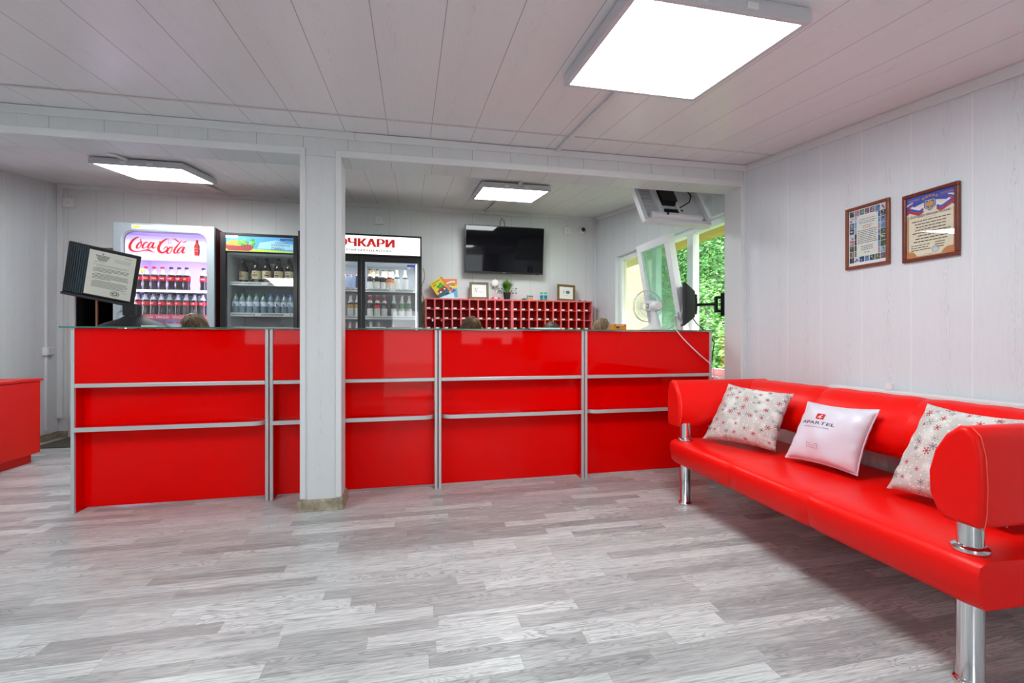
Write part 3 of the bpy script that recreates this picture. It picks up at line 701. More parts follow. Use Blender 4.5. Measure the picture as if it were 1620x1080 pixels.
kk = M(pbr('dark_keys', (.03, .03, .035), .4, metal=.3)); kk.box(.048, .078, .004, .03, 0, .007).box(.062, .086, .014, .05, .0071, .011).box(.076, .088, .0, .012, 0, .006)
kk.obj('keys', proto)
first = True
for (x, z, i, j, u) in key_spots:
    if (u, i, j) in ((1, 9, 2),): continue
    lab = 'white key fob in the %s column of the %s key rack unit, %s shelf' % (ORD[i], ('left', 'right')[u], ('top', 'second', 'third')[j - 1])
    if first: proto.location = (x, KY0 + .004, z); proto['label'] = lab; first = False; continue
    dup(proto, (x + random.uniform(-.001, .002), KY0 + .004 + random.uniform(0, .004), z), label=lab)
def hang(i, u, j, mat, lab, nm='key_tassel', h=.05):
    cw = (KX[1] - KX[0] - TB) / 10; x = KX[u] + i * cw + TB + .07; z = KZ1 - TB - j * RH
    o = M(mat).box(x - .009, x + .009, KY0 - .010, KY0 - .004, z - h * .55, z - .006).tube([(x, KY0 - .007, z - .006), (x, KY0 - .007, z + .012), (x, KY0 + .003, z + .014)], .002, 5).obj(nm)
    tag(o, lab, 'key tag')
hang(0, 0, 2, colm('f0eeee'), 'white tag hanging from the second shelf in the first column of the key rack')
hang(1, 0, 2, colm('f0604a'), 'coral tag hanging from the second shelf in the second column of the key rack')
hang(0, 0, 3, colm('bcd0e4'), 'pale blue tag hanging from the third shelf in the first column of the key rack', h=.06)
hang(1, 0, 3, colm('e0e4f2'), 'whitish tag hanging from the third shelf in the second column of the key rack', h=.05)
hang(7, 0, 3, colm('6c78d8'), 'blue-violet tag hanging from the third shelf, right of the brown-haired head', h=.04)
hang(8, 0, 3, colm('cfd8f0'), 'pale blue tag hanging from the third shelf, two columns left of the rack joint', h=.06)

# ---------------------------------------------------------------- things standing on the rack
KT = KZ1 + .0005
def frame_pic(x0, x1, h, y, lean, label, frm, print_fn, tilt=0):
    t = thing('picture_frame', ((x0 + x1) / 2, y, KT), label, 'picture frame', local=True); t.rotation_euler = (-lean, tilt, 0)
    w_ = x1 - x0; b = .028
    f = M(frm)
    f.box(-w_ / 2, w_ / 2, 0, .018, 0, b).box(-w_ / 2, w_ / 2, 0, .018, h - b, h).box(-w_ / 2, -w_ / 2 + b, 0, .018, b, h - b).box(w_ / 2 - b, w_ / 2, 0, .018, b, h - b)
    f.obj('frame', t, bev=.002)
    M(colm('f3f3f1', .6)).box(-w_ / 2 + b, w_ / 2 - b, .010, .014, b, h - b).obj('sheet', t)
    fr = (V3((0, .010, h / 2)), V3((1, 0, 0)), V3((0, 0, 1)), V3((0, -1, 0))); p = M(m_ink); print_fn(p, fr); p.obj('print', t)
def pr1(p, fr):
    p.use(colm('55585f')); p.astroke([(-.050, .035), (-.040, .0), (-.034, -.02)], [.008, .005, .002], fr); p.astroke([(-.040, 0), (-.022, .03), (-.012, .038)], [.002, .004, .002], fr)
    p.astroke([(-.04, -.006), (-.02, -.012)], .003, fr); p.arect(-.012, -.016, .045, -.0135, fr)
def pr2(p, fr):
    p.use(colm('5a5d62')); p.astroke([(-.040, .030), (-.034, .0), (-.028, -.018)], [.006, .004, .002], fr); p.astroke([(-.034, 0), (-.018, .026)], [.002, .004], fr)
    p.use(colm('45474c')); p.adisc(.022, .01, .027, .022, fr); p.use(colm('85888c')); p.adisc(.020, .012, .016, .011, fr, .0009); p.use(colm('9a9a9a')); p.arect(-.025, -.034, .03, -.031, fr)
frame_pic(.70, .935, .215, 5.515, .12, 'grey-brown wooden frame with small black emblem, left of the plant on the key rack', m_wood2, pr1)
frame_pic(1.815, 2.055, .215, 5.515, .12, 'rustic wooden frame with a dark round emblem, right end of the key rack', pbr('honey_wood', (.22, .13, .035), .5, var=.5, bscale=50), pr2, .05)

def book(name, c, w_, h, rot, y, label, draw, col):
    t = thing(name, (c[0], y, c[1]), label, 'book', local=True); t.rotation_euler = (-.10, rot, 0)
    M(col).box(-w_ / 2, w_ / 2, 0, .006, 0, h).obj('cover', t); M(m_paper).box(-w_ / 2 + .003, w_ / 2 - .003, .0061, .012, .003, h - .003).obj('pages', t)
    fr = (V3((0, 0, h / 2)), V3((1, 0, 0)), V3((0, 0, 1)), V3((0, -1, 0))); p = M(m_ink); draw(p, fr, w_, h); p.obj('cover_print', t)
def bk1(p, fr, w_, h):
    p.use(colm('3a6b74')).art([(-w_ / 2, -h / 2), (w_ / 2, -h / 2), (w_ / 2, -h * .22), (-w_ / 2, -h * .30)], fr)
    p.use(colm('f08a20')).arect(w_ * .34, -h / 2, w_ / 2, h / 2, fr, .0008)
    p.use(colm('3fae3a')); 
    for (u, v, r) in ((-.02, .02, .022), (.02, .03, .025), (.0, -.01, .03), (.035, .0, .02)): p.adisc(u, v, r, r * .7, fr, .0010, 9, u * 30)
    p.use(colm('b01c3c')); p.art([(-.06, -.02), (.05, -.01), (.06, -.05), (-.05, -.06)], fr, .0013)
    p.use(colm('f4f4ee')); p.adisc(-.03, -.05, .014, .012, fr, .0015); p.adisc(.03, -.042, .012, .01, fr, .0015)
    p.use(colm('8a7a20')); p.arect(-.070, .078, .045, .086, fr, .0016)
    p.use(colm('7a1a1a')).arect(-.07, .05, -.03, .060, fr, .001)
def bk2(p, fr, w_, h):
    p.use(colm('f5801e')).arect(-w_ / 2, h * .18, w_ / 2, h / 2, fr); p.use(colm('f7cf3a')).art([(-w_ / 2, h * .18), (w_ / 2, h * .18), (w_ / 2, -h * .02), (-w_ / 2, h * .02)], fr)
    p.use(colm('5db7dc')).art([(-w_ / 2, h * .02), (w_ / 2, -h * .02), (w_ / 2, -h / 2), (-w_ / 2, -h / 2)], fr)
    p.use(colm('f4f0f6')); p.astroke([(-.05, .055), (0, .075), (.06, .078)], .016, fr, .001)
    p.use(colm('b77ad0')); p.adisc(-.04, .03, .03, .024, fr, .0010); p.use(colm('2f9e3c')); p.astroke([(0, .035), (.03, .04), (.06, .03)], [.008, .018, .006], fr, .0012)
    p.use(colm('2b50c0')); p.adisc(-.005, -.01, .025, .022, fr, .0013); p.adisc(.035, -.03, .028, .02, fr, .0013); p.use(colm('e07a2a')); p.adisc(.02, -.02, .014, .012, fr, .0016); p.adisc(.05, -.045, .01, .01, fr, .0016)
    p.use(colm('eef2f4')); p.adisc(-.01, -.045, .018, .012, fr, .0015)
book('colouring_book', (.475, KT + .022), .165, .225, -.04, 5.56, 'orange and blue cartoon colouring book standing behind the yellow one on the key rack', bk2, colm('69b8dd'))
book('colouring_book', (.405, KT + .052), .175, .205, -.60, 5.515, 'yellow cartoon colouring book tilted at the left end of the key rack', bk1, colm('f2dc28'))
tag(M(colm('bfe0ef')).add([(.33, 5.47, KT), (.52, 5.49, KT), (.50, 5.51, KT + .075), (.44, 5.50, KT + .05), (.33, 5.472, KT + .004), (.52, 5.492, KT + .004)], [(0, 1, 5, 4), (4, 5, 2, 3)]).obj('booklet', recalc=False), 'pale blue booklet slumped in front of the yellow colouring book', 'booklet')

# clock-like snowball ornament, pink figurine
t = thing('round_ornament', (1.025, 5.60, KT + .20), 'white round snowflake ornament on the wall above the pink figurine', 'ornament')
oT = Matrix.Translation((1.025, 5.60, KT + .215)) @ Matrix.Rotation(PI / 2, 4, 'X')
M(colm('fffdf6', .4)).lathe([(0, .02), (.03, .018), (.042, .01), (.043, 0)][::-1], 24, oT).obj('disc', t, smooth=True)
for k in range(8):
    a = k * PI / 4; M(colm('dcdcdf', .3)).tube([(1.025 + .043 * math.cos(a), 5.60, KT + .215 + .043 * math.sin(a)), (1.025 + .062 * math.cos(a), 5.60, KT + .215 + .062 * math.sin(a))], [.012, .003], 6).obj('ray', t)
M(m_trim).box(1.015, 1.035, 5.605, YB, KT + .205, KT + .225).obj('hook', t)
t = thing('angel_figurine', (1.02, 5.53, KT), 'small pink and clear figurine under the round ornament on the key rack', 'figurine')
M(pbr('pale_pink_acrylic', (.85, .42, .5), .2)).lathe([(.030, 0), (.028, .012), (.018, .03), (.009, .07), (.004, .10)], 14, Matrix.Translation((1.02, 5.53, KT))).obj('skirt', t, smooth=True)
for q_ in (-1, 1): M(pbr('pink_acrylic', (.75, .06, .16), .2)).add([(1.02 + q_ * .02, 5.515, KT + .006), (1.02 + q_ * .06, 5.515, KT), (1.02 + q_ * .064, 5.515, KT + .016), (1.02 + q_ * .03, 5.515, KT + .034), (1.02 + q_ * .02, 5.525, KT + .006), (1.02 + q_ * .06, 5.525, KT), (1.02 + q_ * .064, 5.525, KT + .016), (1.02 + q_ * .03, 5.525, KT + .034)], [(0, 1, 2, 3), (7, 6, 5, 4), (0, 4, 5, 1), (1, 5, 6, 2), (2, 6, 7, 3), (3, 7, 4, 0)]).obj('wing', t)
M(pbr('pale_pink', (.9, .55, .6), .2)).ball((1.02, 5.53, KT + .112), .012, 10).obj('head', t, smooth=True)
M(colm('f6f0f2', .3)).ball((1.02, 5.50, KT + .0145), (.022, .012, .013), 10).obj('bow', t, smooth=True)

# potted grass
t = thing('potted_plant', (1.165, 5.53, KT), 'green grassy plant in a black pot on the key rack', 'plant')
M(m_blackm).lathe([(.030, 0), (.034, .002), (.047, .082), (.05, .084), (.05, .092), (.044, .092), (.042, .07), (0, .07)], 24, Matrix.Translation((1.165, 5.53, KT))).obj('pot', t, smooth=True)
fo = M(leaf_mat('grass_leaf', (.05, .20, .02), (.25, .50, .07)))
rn = random.Random(3)
for k in range(520):
    a = rn.uniform(0, 2 * PI); sp = rn.uniform(.01, .105) ; hh = rn.uniform(.11, .19) * (1 - .22 * (sp / .105) ** 2); b = V3((1.165 + math.cos(a) * .012, 5.53 + math.sin(a) * .012, KT + .085))
    d = V3((math.cos(a), math.sin(a), 0)); s_ = V3((-math.sin(a), math.cos(a), 0)) * .0028
    ycl = .75 if d.y > 0 else 1
    p1 = b + d * sp * .35 * ycl + V3((0, 0, hh * .6)); p2 = b + d * sp * ycl + V3((0, 0, hh))
    fo.add([b - s_, b + s_, p1 + s_, p1 - s_, p2], [(0, 1, 2, 3), (3, 2, 4)])
fo.obj('foliage', t, recalc=False)
lf = M(leaf_mat('side_leaf', (.05, .10, .05), (.14, .22, .14)))
for k in range(34):
    a = rn.choice((rn.uniform(-.5, .6), rn.uniform(2.6, 3.7))); r1 = rn.uniform(.06, .13); c = V3((1.165 + math.cos(a) * r1, 5.53 + math.sin(a) * .05, KT + .085 + rn.uniform(-.01, .07)))
    q = V3((rn.uniform(-1, 1), rn.uniform(-.3, .3), rn.uniform(-1, 1))).normalized() * .011; q2 = q.cross(V3((0, 1, .3))).normalized() * .006
    lf.add([c - q, c + q2, c + q, c - q2], [(0, 1, 2, 3)]); 
    if k % 4 == 0: lf.tube([(1.165, 5.53, KT + .09), ((1.165 + c.x) / 2, 5.53, c.z + .004), tuple(c)], .0012, 4)
lf.obj('side_sprig', t, recalc=False)

# small items
tag(M(colm('2f7a55', .3)).lathe([(.028, 0), (.03, .004), (.03, .012), (.026, .016)], 18, Matrix.Translation((1.375, 5.50, KT))).use(colm('30343a')).tube([(1.34, 5.475, KT + .006), (1.37, 5.47, KT + .018), (1.41, 5.475, KT + .006)], .003, 6).obj('glasses', smooth=True), 'small dark and green trinket left of the small carton on the key rack', 'trinket')
t = thing('small_carton', (1.455, 5.50, KT), 'small white and orange carton with green corner on the key rack', 'carton')
M(colm('dfe6e6')).box(1.415, 1.495, 5.485, 5.52, KT, KT + .062).obj('box', t)
M(colm('e09a6a')).box(1.428, 1.488, 5.4835, 5.4848, KT + .004, KT + .035).use(colm('1f8a8a')).box(1.428, 1.488, 5.4835, 5.4848, KT + .038, KT + .056).use(colm('2ea05a')).box(1.416, 1.426, 5.4835, 5.4848, KT + .004, KT + .06).obj('print', t)
for i, (x, lab) in enumerate(((1.603, 'green-capped blue spray can, left one of the pair on the key rack'), (1.657, 'green-capped blue spray can, right one of the pair on the key rack'))):
    t = thing('spray_can', (x, 5.50, KT), lab, 'spray can', 'pair of spray cans')
    T = Matrix.Translation((x, 5.50, KT))
    M().lathe([(.019, 0), (.0205, .003), (.0205, .03), (.0205, .055), (.0205, .072), (.018, .078)], 18, T, [colm('2f9a50'), colm('3fae5a'), colm('2b62c8'), colm('59b8d0'), colm('e8eef0')]).obj('can', t, smooth=True)
    M(colm('1fc065', .35)).lathe([(.0185, .078), (.0185, .098), (.016, .102)], 18, T).obj('cap', t, smooth=True)
tag(M(m_blackm).box(2.09, 2.135, 5.49, 5.52, KT, KT + .008).box(2.10, 2.12, 5.495, 5.515, KT + .0082, KT + .014).obj('key_bunch'), 'small dark item lying right of the rustic frame on the key rack', 'keys')
tag(M(m_blackm).box(2.165, 2.20, 5.48, 5.505, KT, KT + .009).obj('eraser'), 'tiny dark item near the right end of the key rack', 'trinket')
# tinsel hanging on the fridge side
gd = M(pbr('tinsel', (.42, .28, .05), .35, metal=.6)); rn = random.Random(8)
pts = [(.128 + .018 * math.sin(k * .7), 5.06 + .01 * math.cos(k), 1.80 - k * .035) for k in range(20)]
gd.tube(pts, .004, 5)
for k in range(240):
    q = rn.choice(pts); d = V3((rn.uniform(-.3, 1), rn.uniform(-1, 1), rn.uniform(-.8, .8))).normalized() * .018; s_ = V3((0, 0, .002)); c = V3(q) + V3((0, 0, rn.uniform(-.02, .02)))
    gd.add([c - s_, c + s_, c + d], [(0, 1, 2)])
tag(gd.obj('tinsel_garland', recalc=False), 'golden tinsel garland hanging on the right side of the white-sign fridge', 'garland')

# ================================================================ DRINKS FRIDGES
def X(px, y):                       # where the sight line through image column px meets depth y
    r = (px - 810) / 720; return y * (math.sin(YAW) + r * math.cos(YAW)) / (math.cos(YAW) - r * math.sin(YAW))
def Z(px, py, y):
    r = (px - 810) / 720; return 1 + (540 - py) / 720 * y / (math.cos(YAW) - r * math.sin(YAW))
def FR(y): return (V3((0, y, 0)), V3((1, 0, 0)), V3((0, 0, 1)), V3((0, -1, 0)))

def coke_logo(m, fr, u0, v0, su, sv):
    """script wordmark; strokes in a 0..850 by 0..250 box"""
    def S(pts, ws, k=1):
        m.astroke([(u0 + (x - 220) * su, v0 - (y - .035 * (x - 220) - 370) * sv) for x, y in pts], [w_ * su * 1.2 for w_ in (ws if isinstance(ws, list) else [ws] * len(pts))], fr, .0012)
    S([(372, 258), (335, 268), (285, 300), (245, 360), (236, 415), (262, 452), (320, 468), (400, 462), (460, 450), (500, 448), (540, 462), (600, 490)], [5, 16, 26, 32, 34, 26, 14, 10, 16, 26, 18, 2])
    S([(405, 335), (370, 345), (340, 385), (335, 415), (362, 418), (392, 385), (405, 335), (385, 300), (405, 280)], [14, 18, 26, 24, 10, 12, 14, 10, 8])
    S([(492, 345), (468, 332), (430, 370), (418, 405), (440, 420), (490, 390)], [20, 12, 26, 26, 12, 4])
    S([(575, 345), (548, 335), (510, 370), (496, 408), (518, 420), (556, 382), (580, 335)], [12, 16, 26, 24, 10, 10, 12])
    S([(588, 335), (568, 372), (562, 405), (582, 416), (630, 385)], [18, 26, 26, 14, 3])
    S([(652, 330), (684, 328)], 16)
    S([(800, 278), (762, 288), (705, 325), (662, 380), (650, 430), (668, 470), (712, 485), (760, 460), (782, 420), (770, 398), (745, 410), (722, 442)], [4, 16, 26, 32, 36, 32, 22, 18, 16, 14, 12, 8])
    S([(800, 278), (792, 320), (800, 352), (822, 350), (838, 320)], [4, 6, 6, 6, 4])
    S([(850, 285), (890, 282), (930, 312), (956, 328)], [3, 12, 18, 6]); S([(1000, 330), (1040, 326), (1075, 312)], [4, 16, 3])
    S([(852, 402), (818, 408), (782, 450), (776, 485), (806, 494), (842, 455), (852, 402)], [14, 18, 26, 26, 10, 12, 14])
    S([(858, 405), (900, 400)], 6)
    S([(1000, 300), (975, 325), (925, 385), (884, 445), (882, 482), (906, 490), (935, 470)], [3, 12, 22, 26, 24, 14, 4])
    S([(1020, 405), (988, 402), (945, 440), (928, 478), (948, 492), (990, 455), (1020, 400)], [12, 16, 26, 24, 10, 10, 12])
    S([(1040, 400), (1012, 440), (1004, 478), (1022, 490), (1062, 462)], [18, 28, 26, 14, 3])

m_lilac = pbr('lilac_lit_liner', 'd9cdf2', .4)  # white liner; the lilac of the lighting is put into its colour
m_silver = pbr('silver_frame', (.42, .48, .52), .3, metal=.35)
m_grey_in = pbr('fridge_liner', 'd0d6da', .5)
m_cola = pbr('cola', (.018, .006, .010), .08, coat=.8)
m_clr = pbr('clear_bottle_neck', 'cfd3e2', .12, coat=.5)
m_lab = pbr('red_label', (.75, .004, .012), .35)
m_rcap = pbr('red_cap', (.75, .01, .04), .35); m_kcap = pbr('dark_cap', (.02, .015, .03), .35)
Y5 = 5.0
def rr_ring(m, X0, X1, Z0, Z1, x0, x1, z0, z1, r, ya, yb):
    """frame with a rounded opening"""
    inn = []; out = []
    for (cx, cz, a0, ox, oz) in ((x1 - r, z1 - r, 0, X1, Z1), (x0 + r, z1 - r, 90, X0, Z1), (x0 + r, z0 + r, 180, X0, Z0), (x1 - r, z0 + r, 270, X1, Z0)):
        for k in range(9):
            a = math.radians(a0 + k * 90 / 8); inn.append((cx + r * math.cos(a), cz + r * math.sin(a)))
            if k < 4: o_ = (ox, inn[-1][1]) if a0 in (0, 180) else (inn[-1][0], oz)
            elif k == 4: o_ = (ox, oz)
            else: o_ = (inn[-1][0], oz) if a0 in (0, 180) else (ox, inn[-1][1])
            out.append(o_)
    n = len(inn); v = [(p[0], y, p[1]) for y in (ya, yb) for L in (inn, out) for p in L]
    f = []
    for i in range(n):
        j = (i + 1) % n
        f += [(i, j, n + j, n + i), (2 * n + i, 3 * n + i, 3 * n + j, 2 * n + j), (i, 2 * n + i, 2 * n + j, j), (n + i, n + j, 3 * n + j, 3 * n + i)]
    m.add(v, f)

# --- red cola fridge
fx0, fx1, fz = -2.742, -1.885, 2.125
t = thing('drinks_fridge', ((fx0 + fx1) / 2, 5.3, 0), 'tall silver-fronted cola fridge with red sides and white script logo panel', 'fridge')
cb = M(pbr('fridge_red_side', (.40, .004, .006), .4))
cb.box(fx0, fx0 + .03, Y5 + .07, 5.60, .08, fz).box(fx1 - .03, fx1, Y5 + .07, 5.60, .08, fz).box(fx0 + .03, fx1 - .03, Y5 + .07, 5.60, fz - .03, fz).box(fx0 + .03, fx1 - .03, 5.57, 5.60, .08, fz - .03).box(fx0 + .03, fx1 - .03, Y5 + .07, 5.57, .0, .2)
cb.obj('cabinet', t)
M(pbr('dark_green_gasket', (.01, .05, .045), .4)).box(fx0 - .0005, fx1 + .0005, Y5 + .045, Y5 + .0695, .08, fz).obj('gasket', t) if False else None
li = M(m_lilac).box(fx0 + .0302, fx0 + .045, Y5 + .071, 5.5695, .2002, fz - .0302).box(fx1 - .045, fx1 - .0302, Y5 + .071, 5.5695, .2002, fz - .0302).box(fx0 + .0452, fx1 - .0452, 5.55, 5.5695, .2002, fz - .0302).box(fx0 + .0452, fx1 - .0452, Y5 + .071, 5.5498, fz - .05, fz - .0302)
li.obj('liner', t)
df = M(m_silver); rr_ring(df, fx0, fx1, .06, fz + .003, -2.672, -1.953, .22, 2.052, .085, Y5, Y5 + .045); df.obj('door', t, bev=.006, smooth=True)
gk = M(pbr('dark_green_gasket', (.01, .05, .045), .4)); rr_ring(gk, fx0, fx1, .08, fz, -2.68, -1.945, .22, 2.055, .085, Y5 + .0455, Y5 + .0695); gk.obj('gasket', t)
M(m_door).box(-2.69, -1.935, Y5 + .050, Y5 + .054, .2, 2.07).obj('glass', t)
ye = M(pbr('header_glow', 'fff2c8', .4, emit='fff0cc', es=0.36)); ye.box(-2.585, -2.03, Y5 - .003, Y5 - .0002, 2.075, 2.108)
ye.use(pbr('header_amber', 'f5a640', .4, emit='f2a63c', es=0.24)); ye.adisc(-2.545, 2.091, .036, .012, FR(Y5 - .0032), .0006); ye.use(pbr('header_amber_pale', 'f7d890', .4, emit='f5d48a', es=0.28)); ye.adisc(-2.42, 2.091, .018, .012, FR(Y5 - .0032), .0006)
ye.obj('header_badge', t)
sg = M(pbr('sign_glow', 'efe6ff', .4, emit=(.80, .70, 1.0), es=0.24))
N = 10; pts = [(5.13 - .03 * math.sin(PI * k / N), 1.80 + .235 * k / N) for k in range(N + 1)]
sg.prism([(p[0], p[1]) for p in pts] + [(5.15, 2.035), (5.15, 1.80)], 0, fx0 + .0455, fx1 - .0455); sg.obj('logo_panel', t, smooth=True)
lg = M(pbr('logo_red', (.80, .012, .012), .4, emit=(.9, .03, .02), es=0.096)); coke_logo(lg, FR(5.094), -2.66, 1.935, .000585, .00066)
lg.text('®', FR(5.094), -2.15, 1.87, h=.008, off=.001) if False else None
lg.obj('logo', t); lg = M(pbr('logo_red', (.80, .012, .012), .4))
bf = lambda pts: [(-2.075 + p[0] * .9, 1.928 + p[1]) for p in pts]
lg.art(bf([(-.012, .078), (.012, .078), (.012, .045), (.028, .02), (.026, -.01), (.028, -.03), (.024, -.075), (-.024, -.075), (-.028, -.03), (-.026, -.01), (-.028, .02), (-.012, .045)]), FR(5.094), .001)
lg.use(colm('2a0c14')).art(bf([(.004, .078), (.012, .078), (.012, .045), (.028, .02), (.026, -.01), (.028, -.03), (.024, -.075), (.012, -.075), (.016, -.02), (.014, .02), (.004, .05)]), FR(5.094), .0016)
lg.use(colm('f4d8dc')).text('Coca-Cola', FR(5.094), -2.078, 1.925, wd=.036, h=.012, off=.002, shear=.25)
lg.use(colm('f4d8dc')).arect(-2.098, 1.895, -2.064, 1.899, FR(5.094), .002); lg.obj('bottle_emblem', t)
m_led = pbr('cool_led', 'ffffff', .4, emit=(.86, .78, 1), es=1.28)
for xx in (fx0 + .046, fx1 - .054): M(m_led).box(xx, xx + .006, Y5 + .072, Y5 + .084, .3, 1.79).obj('light_strip', t)
shz = [1.497, 1.262, .955]
for i, z in enumerate(shz):
    M(pbr('white_shelf', 'e8e0f6', .4)).box(fx0 + .0455, fx1 - .0455, 5.10, 5.545, z - .012, z).obj('shelf', t)
    if i == 0: M(pbr('shelf_lit_edge', 'ffffff', .4, emit=(.92, .86, 1), es=0.28)).box(fx0 + .0455, fx1 - .0455, 5.088, 5.0998, z - .014, z + .010).obj('price_rail', t)  # bright rail edge painted as a faint glow of its own
    else:
        pr = M(pbr('pink_strip', 'e8405e', .4)).box(fx0 + .0455, fx1 - .0455, 5.088, 5.0998, z - .042, z + .002)
        pr.use(colm('f8e4ec'))
        for k in range(6): coke_logo(pr, FR(5.0875), -2.70 + k * .137, z - .0215, .000135, .00013)
        pr.obj('price_rail', t)
ll = bpy.data.lights.new('fridge_led', 'AREA'); ll.shape = 'RECTANGLE'; ll.size = .7; ll.size_y = .04; ll.energy = 1.36; ll.color = (.80, .72, 1)
lo = bpy.data.objects.new('fridge_led', ll); C.objects.link(lo); lo.location = ((fx0 + fx1) / 2 - (fx0 + fx1) / 2, 0, 0); lo.parent = t
lo.location = (0, 5.18 - 5.3, 1.785); lo.rotation_euler = (math.radians(20), 0, 0)
for sg_ in (-1, 1):
    l2 = bpy.data.lights.new('side_led', 'AREA'); l2.shape = 'RECTANGLE'; l2.size = 1.4; l2.size_y = .03; l2.energy = 0.85; l2.color = (.80, .72, 1)
    o2 = bpy.data.objects.new('side_led', l2); C.objects.link(o2); o2.parent = t; o2.location = (sg_ * .37, 5.085 - 5.3, 1.05); o2.rotation_euler = (0, sg_ * PI / 2, 0); o2.rotation_euler = Euler((PI / 2, 0, sg_ * math.radians(125) ), 'XYZ') if False else Euler((0, math.radians(90) * sg_, 0))

cp = [(.022, 0), (.029, .006), (.030, .03), (.0255, .055), (.0265, .07), (.031, .092), (.031, .128), (.0285, .146), (.016, .175), (.013, .185), (.013, .20), (.0155, .2005), (.0155, .216), (.014, .218)]
def coke_proto(cap):
    m = M(); bands = [m_cola] * 5 + [m_lab] + [m_cola] + [m_clr] * 3 + [cap] * 3
    m.lathe(cp, 14, None, bands)
    # white script band on the label
    m.use(colm('f6e8ea'))
    for k in range(3):
        a = -PI / 2 + (k - 1) * .35; r = .0314
        m.add([(r * math.cos(a - .12), r * math.sin(a - .12), .104), (r * math.cos(a + .12), r * math.sin(a + .12), .106), (r * math.cos(a + .12), r * math.sin(a + .12), .118), (r * math.cos(a - .12), r * math.sin(a - .12), .115)], [(0, 1, 2, 3)])
    return m
def place_many(proto_m, name, spots, labels, cat, group, sc=None):
    """one mesh object per bottle; copies share mesh data"""
    first = None
    for i, (x, y, z) in enumerate(spots):
        if first is None: o = proto_m.obj(name, smooth=True, base=False); first = o
        else: o = first.copy(); C.objects.link(o)
        o.location = (x, y, z); o.rotation_euler = (0, 0, random.uniform(-.4, .4))
        if sc: o.scale = (sc, sc, sc)
        tag(o, (ORD[i] + ' from the left, ' + labels) if isinstance(labels, str) else labels[i], cat, group)
z1 = shz[0] + .001
place_many(coke_proto(m_rcap), 'cola_bottle', [(X(p, 5.15), 5.15, z1) for p in (218, 231, 244, 257)], 'red-capped cola bottle on the upper cola fridge shelf', 'bottle', 'red-capped cola bottles, upper shelf', 1.1)
place_many(coke_proto(m_kcap), 'cola_bottle', [(X(p, 5.15), 5.15, z1) for p in (271, 283.5, 295.5)], 'black-capped cola bottle of the trio, upper shelf', 'bottle', 'black-capped cola bottles, upper shelf', 1.1)
place_many(coke_proto(m_kcap), 'cola_bottle', [(X(322, 5.15), 5.15, z1)], ['lone black-capped cola bottle at the right end of the upper cola fridge shelf'], 'bottle', None, 1.1)
z2 = shz[1] + .001; rowx = [218, 230.5, 243, 256, 269, 282, 295, 308, 321]
place_many(coke_proto(m_kcap), 'cola_bottle', [(X(p, 5.145), 5.145, z2) for p in rowx], 'cola bottle in the front row of the second shelf', 'bottle', 'front row of cola bottles, second shelf', 1.01)
place_many(coke_proto(m_kcap), 'cola_bottle', [(X(p, 5.145) , 5.245, z2) for p in rowx[:-1]], 'cola bottle in the rear row of the second shelf', 'bottle', 'rear row of cola bottles, second shelf', 1.01)
place_many(coke_proto(m_rcap), 'cola_bottle', [(X(p, 5.145), 5.145, shz[2] + .001) for p in (217, 230, 243, 256, 269, 282)], 'red-capped cola bottle on the third shelf, only its cap showing', 'bottle', 'red-capped cola bottles, third shelf', sc=1.1)
lm = thing('lemonade_bottle', (X(224, 5.25), 5.28, z1), 'bottle with a yellow round cap behind the cola bottles at upper left', 'bottle')
M().lathe(cp, 14, Matrix.Translation((X(224, 5.25), 5.28, z1)), [m_clr] * 13).obj('bottle_body', lm, smooth=True); M(colm('c8b820', .4)).ball((X(224, 5.25), 5.26, z1 + .213), .024, 12).obj('round_cap', lm, smooth=True)

# --- dark fridge
def shelf_unit(t, x0, x1, z, y, lit=0, tags=()):
    M(colm('d4d8da', .4)).box(x0, x1, y + .012, 5.54, z - .008, z).obj('shelf', t)
    pr = M(colm('dde0e0', .4)).box(x0 + .01, x1 - .01, y, y + .0118, z - .024, z + .014)
    pr.use(colm('22262a', .5)); k = x0 + .02
    while k < x1 - .03:
        pr.box(k, k + .006, y - .001, y - .0002, z - .012, z + .004); k += .013
    pr.use(colm('eef0ee', .5))
    for u in tags: pr.box(u - .03, u + .03, y - .002, y - .0011, z - .014, z + .006)
    pr.obj('price_rail', t)
gx0, gx1, gz = -1.835, -1.128, 2.075
t = thing('drinks_fridge', ((gx0 + gx1) / 2, 5.3, 0), 'black glass-door fridge with a blue sky and salad banner, left of the pillar', 'fridge')
cb = M(m_blackm); cb.box(gx0, gx0 + .035, Y5 + .05, 5.6, .08, gz).box(gx1 - .035, gx1, Y5 + .05, 5.6, .08, gz).box(gx0 + .035, gx1 - .035, Y5 + .05, 5.6, gz - .04, gz).box(gx0 + .035, gx1 - .035, 5.57, 5.6, .08, gz - .04).box(gx0 + .035, gx1 - .035, Y5 + .05, 5.57, 0, .25)
cb.obj('cabinet', t)
M(m_grey_in).box(gx0 + .0352, gx0 + .05, Y5 + .051, 5.5695, .2502, 1.87).box(gx1 - .05, gx1 - .0352, Y5 + .051, 5.5695, .2502, 1.87).box(gx0 + .0502, gx1 - .0502, 5.55, 5.5695, .2502, 1.87).box(gx0 + .0352, gx1 - .0352, Y5 + .051, 5.5695, 1.8702, 1.89).obj('liner', t)
fr_ = M(m_black); fr_.box(gx0, gx0 + .05, Y5, Y5 + .045, .06, gz + .003).box(gx1 - .04, gx1, Y5, Y5 + .045, .06, gz + .003).box(gx0 + .0501, gx1 - .0401, Y5, Y5 + .045, 2.05, gz + .003).box(gx0 + .0501, gx1 - .0401, Y5, Y5 + .045, .06, .2)
fr_.obj('door', t, bev=.003)
M(m_door).box(gx0 + .0502, gx1 - .0402, Y5 + .014, Y5 + .018, .2002, 1.897).obj('glass', t)
